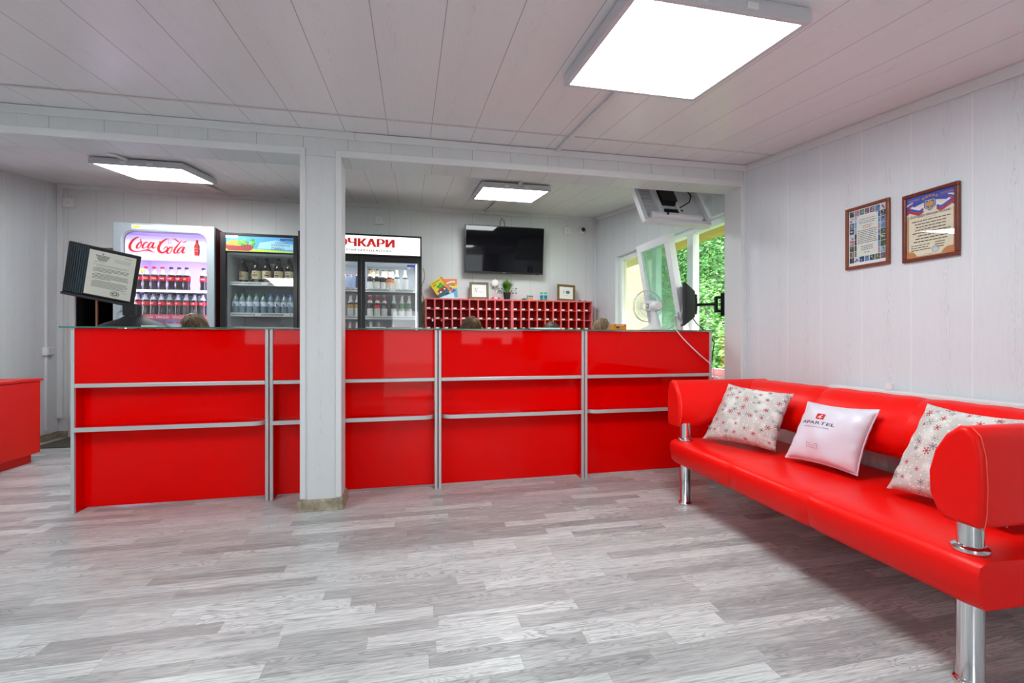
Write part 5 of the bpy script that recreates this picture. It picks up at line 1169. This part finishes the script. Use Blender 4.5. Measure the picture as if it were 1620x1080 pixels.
for k in range(3):
    a0 = k * 2 * PI / 3; v = []
    for i in range(7):
        rr = .018 + i * .0145; 
        for s_ in (-.5, .5):
            aa = a0 + s_ * (.5 + .55 * math.sin(i / 6 * PI * .8)); v.append((rr * math.cos(aa), rr * math.sin(aa), .092 + s_ * .024))
    bl.add([Th @ V3(p) for p in v], [(2 * i, 2 * i + 1, 2 * i + 3, 2 * i + 2) for i in range(6)])
bl.obj('blades', t, recalc=False)
m_wire = pbr('fan_wire', 'c6c8d0', .35)
for nm, z0, z1, n in (('rear_grille', .062, .085, 60), ('front_grille', .128, .105, 60)):
    g = M(m_wire)
    for k in range(n):
        a = 2 * PI * k / n; P_ = [(.03, z0), (.07, z0 + (z1 - z0) * .12), (.112, z0 + (z1 - z0) * .5), (.128, z1)]
        g.tube([Th @ V3((r * math.cos(a), r * math.sin(a), z)) for r, z in P_], .0007, 4, cap=False)
    for r, z, w_ in ((.128, z1, .0026), (.085, z0 + (z1 - z0) * .22, .0012), (.03, z0, .002)):
        g.tube([Th @ V3((r * math.cos(2 * PI * k / 36), r * math.sin(2 * PI * k / 36), z)) for k in range(37)], w_, 6, cap=False)
    g.obj(nm, t, smooth=True)
tag(M(m_white).tube([(fx + .10, fy, GT + .008), (X(1066, 3.2), 3.2, GT + .03), (X(1069, 3.09), 3.09, GT + .004), (X(1080, 3.10), 3.098, Z(1080, 535, 3.1)), (X(1095, 3.10), 3.098, Z(1095, 550, 3.1)), (X(1108, 3.1), 3.098, Z(1108, 562, 3.1)), (X(1121, 3.1), 3.096, Z(1121, 573, 3.1)), (X(1129, 3.1), 3.10, Z(1129, 584, 3.1)), (X(1130, 3.1), 3.10, Z(1130, 602, 3.1)), (X(1130, 3.1), 3.10, .62)], .0042, 8).obj('fan_cord', smooth=True), 'white power cord hanging from the fan across the right red counter panel', 'cord')

# monitor on a bracket
mx, my = 2.268, 3.42; d = V3((.50, .86, 0)).normalized(); bk = V3((.86, -.50, 0)).normalized()   # width direction, back of the screen
t = thing('monitor', (mx, my, 1.13), 'black monitor on a wall arm at the right end of the counter, seen from behind', 'monitor')
up = V3((0, 0, 1)); O3 = V3((mx, my, 1.305)) - bk * .02
def hx(m, w0, h0, b0, w1, h1, b1, dz=0):
    A = [O3 + d * s * w0 + up * (q_ * h0) + bk * b0 for s, q_ in ((-1, -1), (1, -1), (1, 1), (-1, 1))]; B = [O3 + d * s * w1 + up * (q_ * h1 + dz) + bk * b1 for s, q_ in ((-1, -1), (1, -1), (1, 1), (-1, 1))]
    return m.hexa(A, B)
hx(M(m_blackm), .19, .172, -.022, .19, .172, .0).obj('bezel', t, bev=.003)
hx(M(m_screen), .178, .16, -.024, .178, .16, -.0222).obj('screen', t)
hx(M(m_blackm), .188, .17, .0005, .115, .105, .075).obj('back_shell', t, bev=.004)
hx(M(m_black), .085, .085, .0755, .08, .08, .094, .0).obj('rear_housing', t, bev=.003)
vp = M(m_blackm); hx(vp, .05, .05, .0945, .05, .05, .099); vp.obj('mounting_plate', t)
t2 = t
e0 = O3 + bk * .0995
M(m_black).tube([e0, e0 + V3((.0, -.03, .0)), V3((2.338, 3.150, 1.292))], .013, 10).obj('arm', t2, smooth=True)
M(m_black).box(2.328, 2.350, 3.130, 3.150, 1.225, 1.355).obj('pivot', t2, bev=.003)
for z in (1.335, 1.228): M(m_black).box(2.3503, 2.388, 3.132, 3.148, z, z + .022).obj('bracket_bar', t2, bev=.002)
M(m_black).box(2.372, 2.3885, 3.062, 3.1315, 1.20, 1.38).obj('wall_plate', t2, bev=.002)
tag(M(m_blackm).tube([O3 + bk * .06 + up * -.10, (X(1100, 3.38), 3.36, Z(1100, 512, 3.38)), (X(1112, 3.3), 3.3, Z(1112, 520, 3.3)), (X(1122, 3.2), 3.2, Z(1122, 530, 3.2)), (X(1129, 3.14), 3.13, Z(1129, 542, 3.14)), (X(1129.5, 3.12), 3.13, Z(1129, 552, 3.12)), (X(1129, 3.12), 3.16, .72)], .0045, 8).obj('monitor_cable', smooth=True), 'black cable hanging from the monitor past the end of the counter', 'cable')

# ceiling-hung display seen from behind
t = thing('hanging_display', (2.03, 3.2, 1.9), 'white-framed tilted display hung from the ceiling by the window, back side showing', 'display')
e1 = V3((1, -.02, -.02)).normalized(); nf = V3((0, 1, 0)); upv = (V3((0, 0, 1)) + nf * .62).normalized(); nb = -(e1.cross(upv)).normalized()
if nb.y > 0: nb = -nb
BLc = V3((X(1021, 3.19), 3.19, Z(1021, 347, 3.19)))
Wd, Hd = .575, .42
def pb(m, a0, a1, b0, b1, c0, c1):   # along e1, along upv, towards the viewer (back)
    P_ = lambda a, b_, c: BLc + e1 * a + upv * b_ + nb * c
    return m.hexa([P_(a0, b0, c0), P_(a1, b0, c0), P_(a1, b0, c1), P_(a0, b0, c1)], [P_(a0, b1, c0), P_(a1, b1, c0), P_(a1, b1, c1), P_(a0, b1, c1)])
m_wd = pbr('display_white', 'dcdce2', .4)
pb(M(m_wd), 0, Wd, 0, Hd, -.05, -.03).obj('front_panel', t, bev=.003)
rim = M(m_wd); pb(rim, 0, .035, 0, Hd, -.0298, .0); pb(rim, Wd - .035, Wd, 0, Hd, -.0298, .0); pb(rim, .0352, Wd - .0352, 0, .03, -.0298, 0); pb(rim, .0352, Wd - .0352, Hd - .03, Hd, -.0298, 0); rim.obj('rim', t, bev=.004)
for a in (.150, .335): pb(M(m_wd), a, a + .04, .0302, Hd - .0302, -.0298, .006).obj('rail', t, bev=.003)
rbm = M(colm('c4c6cc', .4))
for k in range(8): pb(rbm, .037, .148, .05 + k * .045, .085 + k * .045, -.0298, -.024)
rbm.obj('vent_ribs', t)
pb(M(m_wd), .06, .50, .0302, .075, -.0296, .03).obj('lower_housing', t, bev=.012)
pb(M(m_black), .20, .33, .21, .36, -.0296, .03).obj('power_box', t, bev=.004)
sl_ = M(m_blackm); pb(sl_, .20, .36, .118, .135, -.0296, .008); sl_.obj('slot', t)
M(m_black).ball(BLc + e1 * .19 + upv * .05 + nb * .032, .011, 10).obj('socket', t)
M(colm('d8d6c4', .5)).tube([BLc + e1 * .315 + upv * .08 + nb * .02, BLc + e1 * .31 + upv * .14 + nb * .022, BLc + e1 * .32 + upv * .2 + nb * .02], .009, 6).obj('cable_tie', t)
M(m_blackm).tube([BLc + e1 * .32 + upv * .13 + nb * .03, BLc + e1 * .40 + upv * .17 + nb * .06, BLc + e1 * .45 + upv * .26 + nb * .05, BLc + e1 * .44 + upv * .40 + nb * .03], .005, 6).obj('power_cable', t, smooth=True)
tp = BLc + e1 * .23 + upv * Hd
M(m_wd).tube([tp - upv * .02 + nb * .01, V3((tp.x, tp.y, zc(tp.x, tp.y) - .001))], .016, 10).obj('ceiling_hanger', t)

# ================================================================ FRAMED CERTIFICATES (right wall)
def wall_frame(y0, y1, z0, z1, b, label, wood, draw):
    t = thing('framed_certificate', (XR, (y0 + y1) / 2, z0), label, 'framed certificate')
    f = M(wood); f.box(XR - .018, XR - .0005, y0, y1, z0, z0 + b).box(XR - .018, XR - .0005, y0, y1, z1 - b, z1).box(XR - .018, XR - .0005, y0, y0 + b, z0 + b, z1 - b).box(XR - .018, XR - .0005, y1 - b, y1, z0 + b, z1 - b)
    f.obj('frame', t, bev=.003)
    M(colm('e8e6da', .6)).box(XR - .008, XR - .004, y0 + b, y1 - b, z0 + b, z1 - b).obj('sheet', t)
    w_, h_ = (y1 - y0) / 2 - b, (z1 - z0) / 2 - b
    fr = (V3((XR - .008, (y0 + y1) / 2, (z0 + z1) / 2)), V3((0, -1, 0)), V3((0, 0, 1)), V3((-1, 0, 0)))
    p = M(m_ink); draw(p, fr, w_, h_); p.obj('print', t)
    if draw is cert: M(m_glass).box(XR - .0135, XR - .0115, y0 + b, y1 - b, z0 + b, z1 - b).obj('glass', t)
def cert(p, fr, w_, h_):
    p.use(colm('efe8cf', .6)).arect(-w_, -h_, w_, h_, fr, .0003)
    p.use(colm('c9a27c', .6)).arect(-w_, -h_, -w_ * .90, h_ * .4, fr, .0005); p.arect(w_ * .92, -h_, w_, h_ * .4, fr, .0005); p.arect(-w_, -h_, w_, -h_ * .955, fr, .0005)
    p.use(colm('d08a4e', .6)).art([(-w_, -h_), (-w_ * .55, -h_), (-w_ * .58, -h_ * .9), (-w_ * .72, -h_ * .8), (-w_ * .95, -h_ * .78), (-w_, -h_ * .7)], fr, .0007); p.art([(w_, -h_), (w_ * .45, -h_ * .96), (w_ * .55, -h_ * .84), (w_ * .7, -h_ * .78), (w_ * .9, -h_ * .78), (w_, -h_ * .66)], fr, .0007)
    p.use(colm('2344c0', .5)).art([(-w_, h_), (-w_, h_ * .42), (-w_ * .6, h_ * .68), (0, h_ * .78), (w_ * .6, h_ * .68), (w_, h_ * .42), (w_, h_)], fr, .0009)
    for k, c in enumerate(('f2f2f4', '2c4fc4', 'c02a2c')):
        p.use(colm(c, .5)); o = -.0115 * k
        for s in (-1, 1): p.astroke([(s * w_ * .28, h_ * .63 + o), (s * w_ * .45, h_ * .56 + o), (s * w_ * .72, h_ * .64 + o), (s * w_ * .93, h_ * .72 + o), (s * w_ * .97, h_ * .76 + o), (s * w_ * .72, h_ * .82 + o * .5)], [.009, .0125, .0125, .011, .009, .004], fr, .0012 + k * .0002)
    p.use(colm('b98a48', .5))
    for k in range(5): p.adisc(-w_ * .28 + k * w_ * .14, h_ * (.86 + .05 * math.sin(k * PI / 4)), .007, .006, fr, .0016, 8)
    for s in (-1, 1):
        for k in range(5): p.astroke([(s * w_ * (.42 + .10 * k), h_ * .84), (s * w_ * (.47 + .10 * k), h_ * .91), (s * w_ * (.52 + .10 * k), h_ * .87), (s * w_ * (.47 + .10 * k), h_ * .83)], [.001, .003, .003, .001], fr, .0014)
    p.use(colm('27449c', .5)).art([(-.024, h_ * .80), (.024, h_ * .80), (.024, h_ * .56), (0, h_ * .44), (-.024, h_ * .56)], fr, .0020)
    p.use(colm('e8ecf4', .5)).art([(-.020, h_ * .78), (.020, h_ * .78), (.020, h_ * .57), (0, h_ * .47), (-.020, h_ * .57)], fr, .0022); p.use(colm('2c4aa8', .5)).art([(-.018, h_ * .765), (.018, h_ * .765), (.018, h_ * .58), (0, h_ * .485), (-.018, h_ * .58)], fr, .0024)
    g = p.use(colm('e0ac30', .4)); g.adisc(0, h_ * .63, .006, .012, fr, .0027)
    for s in (-1, 1): g.adisc(s * .010, h_ * .65, .006, .011, fr, .0027, 10, .3); g.adisc(s * .004, h_ * .73, .003, .005, fr, .0027, 8)
    g.adisc(0, h_ * .54, .005, .005, fr, .0027)
    p.use(colm('1e2c78', .5)).text('Благодарственное письмо', fr, 0, h_ * .33, h=.016, wd=w_ * 1.66, off=.003, shear=.3)
    p.use(colm('3c3830', .6)); rn = random.Random(2)
    p.arect(-w_ * .35, h_ * .245, w_ * .25, h_ * .25, fr, .001)
    for k in range(8):
        a = rn.uniform(.45, .78)
        x = -w_ * a
        while x < w_ * a:
            l = rn.uniform(.008, .022); p.arect(x, h_ * (.155 - k * .095), min(x + l, w_ * .82), h_ * (.155 - k * .095) + .0042, fr, .001); x += l + .003
    for k in range(3):
        x = -w_ * .8
        while x < -w_ * .1: l = rn.uniform(.008, .018); p.arect(x, h_ * (-.62 - k * .075), x + l, h_ * (-.62 - k * .075) + .0034, fr, .001); x += l + .0028
        if k: continue
        for q_ in range(3): p.arect(w_ * .2, h_ * (-.60 - q_ * .075), w_ * rn.uniform(.5, .65), h_ * (-.60 - q_ * .075) + .0034, fr, .001)
    p.use(colm('b4bccb', .6)).adisc(w_ * .22, -h_ * .80, .016, .016, fr, .001); p.use(colm('dcdcd4', .6)).adisc(w_ * .22, -h_ * .80, .011, .011, fr, .0013)
    p.use(colm('9a9788', .6)).arect(-w_ * .3, -h_ * .925, w_ * .1, -h_ * .915, fr, .001)
def collage(p, fr, w_, h_):
    p.use(colm('dfe2ea', .6)).arect(-w_, -h_, w_, h_, fr, .0003); rn = random.Random(6)
    pal = ['2c4a3c', '5f87b4', '8fb0c8', '3a5a34', 'a8b8c8', '745a68', '27407a', 'c8c8d4', '56806a', 'b87888', '4aa0cc', '88705a', '1f2f2c']
    n = 0
    for i in range(7):
        for j in range(9):
            u0 = -w_ + .004 + i * (2 * w_ - .008) / 7; v0 = -h_ + .016 + j * (2 * h_ - .020) / 9
            if 2 <= i <= 4 and 1 <= j <= 7 : continue
            if i == 5 and 1 <= j <= 7 and False: continue
            p.use(colm(pal[rn.randrange(13)], .5)).arect(u0 + .001, v0 + .001, u0 + 2 * w_ / 7 - .003, v0 + 2 * h_ / 9 - .003, fr, .0005)
            for _ in range(4): p.use(colm(pal[rn.randrange(13)], .5)).adisc(u0 + rn.uniform(.006, 2 * w_ / 7 - .008), v0 + rn.uniform(.006, 2 * h_ / 9 - .008), rn.uniform(.002, .006), rn.uniform(.002, .006), fr, .0008 + _ * .0001, 7, _)
    p.use(colm('d6dcd6', .6)).arect(-w_ * .56, -h_ * .70, w_ * .58, h_ * .74, fr, .0014)
    rows_ = [('b84838', .6, .40)] + [('4a7a9a', .52, .46), ('4a7a9a', .46, .40)] + [('b84838', .36, .25), ('b84838', .29, .22)] + [('3a3c3c', .20 - k * .062, .50) for k in range(8)] + [('3a3c3c', -.36 - k * .06, .30) for k in range(3)] + [('3a3c3c', -.58, .15)]
    for c, v, a in rows_:
        x = -w_ * a; p.use(colm(c, .6))
        while x < w_ * a: l = rn.uniform(.005, .014); p.arect(x, h_ * v, min(x + l, w_ * a + .003), h_ * v + .0032, fr, .0018); x += l + .0022
wall_frame(1.845, 2.083, 1.398, 1.735, .016, 'certificate in a thin reddish wooden frame with photo collage border, left one', pbr('red_oak', (.23, .055, .015), .3, var=.2, bscale=40), collage)
wall_frame(1.542, 1.781, 1.386, 1.716, .017, 'certificate in a dark red frame with a blue crest heading, right one', m_wood, cert)

# ================================================================ PEOPLE (seated behind the counter)
def person(hx_, hy_, crown, yaw, pitch, skin, shirt, hair, label, hstyle):
    """seated figure; yaw: direction the body faces (0 = towards -y, the counter)"""
    f = V3((math.sin(yaw), -math.cos(yaw), 0)); s = V3((math.cos(yaw), math.sin(yaw), 0))
    hc = V3((hx_, hy_, crown - .125)); t = thing('person', (hx_, hy_, 0), label, 'person', 'staff seated behind the counter')
    m_s = pbr('skin_' + skin, skin, .5)
    pel = V3((hx_, hy_, .50)) - f * .12; ch = V3((hx_, hy_, .86)) - f * .07; nk = hc - f * .03 - V3((0, 0, .10))
    def W(a, b_, c, o=V3((0, 0, 0))): return o + s * a + f * b_ + V3((0, 0, c))
    m = M(m_s)
    m.ball((0, 0, 0), (.073, .092, .115), 20, Matrix.Translation(hc) @ Matrix.Rotation(yaw, 4, 'Z') @ Matrix.Rotation(pitch, 4, 'X'))
    Hm = Matrix.Translation(hc) @ Matrix.Rotation(yaw, 4, 'Z') @ Matrix.Rotation(pitch, 4, 'X')   # face looks along local -Y
    m.ball((0, -.020, -.055), (.055, .068, .062), 16, Hm); m.ball((0, -.098, -.018), (.012, .018, .022), 10, Hm)
    m.ball((0, -.084, .012), (.05, .014, .012), 10, Hm); m.ball((0, -.086, -.062), (.024, .010, .009), 10, Hm)
    for q_ in (-1, 1): m.ball((q_ * .074, .004, -.012), (.010, .018, .030), 10, Hm); m.ball((q_ * .040, -.068, -.034), (.026, .018, .022), 10, Hm)
    m.tube([nk - V3((0, 0, .06)) - f * .02, nk, hc - V3((0, 0, .03))], [.058, .05, .055], 12)
    m.tube([pel, pel * .5 + ch * .5, ch + V3((0, 0, .03)), nk - V3((0, 0, .05)) - f * .02], [.125, .115, .13, .06], 16)
    hands = []
    for q_ in (-1, 1):
        sh = ch + s * q_ * .165 + V3((0, 0, .09)); el = sh + s * q_ * .05 + f * .10 - V3((0, 0, .25)); wr_ = el + f * .22 - s * q_ * .08 + V3((0, 0, .02)) 
        m.tube([nk - V3((0, 0, .08)), sh, sh * .5 + el * .5, el, el * .5 + wr_ * .5, wr_], [.06, .055, .043, .036, .034, .024], 10)
        m.ball(wr_ + f * .04, (.036, .036, .018), 10)
        for k in range(4):
            b0 = wr_ + f * .06 + s * (k - 1.5) * .018; ln = (.060, .070, .066, .052)[k]
            m.tube([b0, b0 + f * ln * .5 + V3((0, 0, .004)), b0 + f * ln - V3((0, 0, .012))], [.009, .0085, .007], 8)
        tb = wr_ + f * .02 - s * q_ * .028; m.tube([tb, tb + f * .03 - s * q_ * .014, tb + f * .055 - s * q_ * .012], [.011, .010, .008], 8)
        hip = pel + s * q_ * .09; kn = hip + f * .40 - V3((0, 0, .01)); an = kn - V3((0, 0, .40)) - f * .02
        m.tube([hip, hip * .5 + kn * .5, kn], [.095, .08, .06], 12); m.tube([kn, kn * .6 + an * .4, an], [.058, .054, .036], 12)
        m.tube([an + V3((0, 0, -.03)) - f * .03, an + V3((0, 0, -.045)) + f * .06, an + V3((0, 0, -.055)) + f * .14], [.038, .036, .028], 10)
    b = m.obj('body', t, smooth=True)
    rm = b.modifiers.new('remesh', 'REMESH'); rm.mode = 'VOXEL'; rm.voxel_size = .0095; rm.use_smooth_shade = True; sm_ = b.modifiers.new('smooth', 'SMOOTH'); sm_.iterations = 4
    for q_ in (-1, 1):
        e = M(colm('f0ede8', .3)).ball((q_ * .030, -.0815, .0), (.013, .008, .008), 10, Hm); e.use(colm('3a2c20', .3)).ball((q_ * .030, -.088, -.001), (.005, .003, .005), 8, Hm); e.obj('eye', t, smooth=True)
    M(colm('a8505a', .5)).tube([Hm @ V3((-.020, -.094, -.062)), Hm @ V3((0, -.099, -.061)), Hm @ V3((.020, -.094, -.062))], [.002, .0045, .002], 8).obj('mouth', t, smooth=True)
    c = M(pbr('shirt_' + shirt, shirt, .8))
    c.tube([pel - V3((0, 0, .03)), pel * .5 + ch * .5, ch + V3((0, 0, .04)), nk - V3((0, 0, .055)) - f * .02], [.145, .135, .15, .075], 18)
    for q_ in (-1, 1):
        sh = ch + s * q_ * .165 + V3((0, 0, .09)); el = sh + s * q_ * .05 + f * .10 - V3((0, 0, .25))
        c.tube([nk - V3((0, 0, .09)), sh, sh * .4 + el * .6], [.07, .07, .056], 12)
    co = c.obj('shirt', t, smooth=True); rm = co.modifiers.new('remesh', 'REMESH'); rm.mode = 'VOXEL'; rm.voxel_size = .014; rm.use_smooth_shade = True; co.modifiers.new('smooth', 'SMOOTH').iterations = 5
    tr = M(pbr('dark_trousers', (.02, .022, .03), .8))
    for q_ in (-1, 1):
        hip = pel + s * q_ * .09; kn = hip + f * .40 - V3((0, 0, .01)); an = kn - V3((0, 0, .40)) - f * .02
        tr.tube([hip - f * .04, hip * .5 + kn * .5, kn + f * .01], [.112, .092, .072], 14); tr.tube([kn, kn * .5 + an * .5, an + V3((0, 0, .03))], [.072, .066, .055], 14)
    tro = tr.obj('trousers', t, smooth=True); rm = tro.modifiers.new('remesh', 'REMESH'); rm.mode = 'VOXEL'; rm.voxel_size = .014; rm.use_smooth_shade = True; tro.modifiers.new('smooth', 'SMOOTH').iterations = 4
    # hair: combed shell of strands over the skull
    n1, n2 = 40, 14; h = M(hair); vv = []; uvs = []
    for i in range(n1 + 1):
        a = 2 * PI * i / n1; back = (math.sin(a) + 1) / 2     # local +Y is the back of the head
        end = PI * (.30 + .42 * back ** .8) if hstyle != 'long' else PI * (.17 + .60 * back ** .7)
        for j in range(n2 + 1):
            ph_ = end * j / n2; rip = 1 + .018 * math.sin(a * 17 + j * .25) + .010 * math.sin(a * 41)
            thick = 1.10 + .05 * math.sin(j / n2 * PI)
            x = .080 * thick * rip * math.sin(ph_) * math.cos(a); y = .098 * thick * rip * math.sin(ph_) * math.sin(a) + .006; z = .118 * 1.055 * math.cos(ph_) * (1 + .01 * math.sin(a * 9))
            if hstyle == 'parted': z -= .008 * math.exp(-(x / .010) ** 2) * (1 if y < .03 else 0)
            vv.append(Hm @ V3((x, y, z))); uvs.append((i / n1 * 3, j / n2))
    h.add(vv, [(i * (n2 + 1) + j, (i + 1) * (n2 + 1) + j, (i + 1) * (n2 + 1) + j + 1, i * (n2 + 1) + j + 1) for i in range(n1) for j in range(n2)])
    rn = random.Random(int(hx_ * 100) + 500)
    for k in range(70):
        a = rn.uniform(0, 2 * PI); back = (math.sin(a) + 1) / 2; end = PI * ((.30 if hstyle != 'long' else .17) + .45 * back ** .7); P_ = []
        for j in range(6):
            ph_ = .1 + (end - .05) * j / 5; q_ = 1.13 + .02 * math.sin(k + j)
            aa = a + .25 * math.sin(k) * j / 5; P_.append(Hm @ V3((.080 * q_ * math.sin(ph_) * math.cos(aa), .098 * q_ * math.sin(ph_) * math.sin(aa) + .006, .122 * 1.05 * math.cos(ph_))))
        o0 = len(vv); h.tube(P_, [.003, .0042, .0045, .004, .003, .001], 5); 
        uvs += [(k * .13, j / 5) for j in range(6) for _ in range(5)]
    if hstyle == 'long':
        h.tube([Hm @ V3((0, .09, .0)), Hm @ V3((0, .125, -.07)), Hm @ V3((0, .12, -.17)), Hm @ V3((0, .10, -.25))], [.045, .040, .03, .012], 12); uvs += [(i * .3, k * .3) for k in range(4) for i in range(12)]
    h.obj('hair', t, smooth=True, ang=80, uvf=lambda co, i: uvs[i] if i < len(uvs) else (0, 0))
hb = hair_mat('streaked_hair', (.04, .025, .015), (.42, .30, .18)); hbr = hair_mat('brown_hair', (.035, .018, .009), (.20, .115, .05)); hdk = hair_mat('dark_hair', (.025, .017, .010), (.12, .08, .045)); hbl = hair_mat('blond_hair', (.09, .055, .03), (.36, .25, .13))
person(-1.665, 4.05, 1.222, 0.0, .65, 'd8a888', '3a3f55', hb, 'person with streaked light brown hair, bent head before the cola fridge', 'parted')
person(.525, 4.05, 1.222, .25, .60, 'd8a888', '7a2a30', hbr, 'person with short brown hair, head just above the counter in front of the key rack', 'swept')
person(1.275, 4.05, 1.183, -.2, .60, 'd2a080', '2c4a3a', hdk, 'person with dark hair, only the crown visible beside the white notebook', 'swept')
person(1.80, 4.05, 1.222, 1.25, -.30, 'e0a890', '505058', hbl, 'person with tied blond hair facing right beside the orange box', 'long')

# notices on the wall behind the camera (seen mirrored in the glossy counter)
def notice(p0, p1, q0, q1, label, c1, c2=None):
    yv = 2 * (CY + .002) - (YF + .006); x0, x1 = X(p0, yv), X(p1, yv); za, zb2 = Z(p0, q1, yv), Z(p0, q0, yv)
    t = thing('notice', ((x0 + x1) / 2, YF + .004, za), label, 'poster'); M(colm(c1)).box(x0, x1, YF + .002, YF + .006, za, zb2).obj('sheet', t)
    m = M(colm(c2 or 'c04a9a')); fr = (V3(((x0 + x1) / 2, YF + .006, (za + zb2) / 2)), V3((-1, 0, 0)), V3((0, 0, 1)), V3((0, 1, 0))); w_ = (x1 - x0) / 2; h_ = (zb2 - za) / 2
    for k in range(4): m.arect(-w_ * .75, h_ * (.35 - k * .22), w_ * (.7 - .1 * (k % 2)), h_ * (.47 - k * .22), fr)
    m.obj('print', t)
notice(760, 794, 534, 563, 'white notice behind the camera, mirrored in the third counter module', 'f4f2f6')
notice(809, 825, 533, 569, 'narrow white notice behind the camera, mirrored beside the orange one', 'f4f2f6')
notice(826, 852, 524, 569, 'orange poster behind the camera, mirrored in the third counter module', 'e8923a', 'd87a2a')
notice(328, 364, 521, 548, 'orange poster behind the camera, mirrored in the leftmost counter module', 'd8783a', 'c8602a')
notice(328, 364, 549, 577, 'white and red sheet behind the camera, mirrored below the orange poster', 'f0eef0', 'd03a4a')
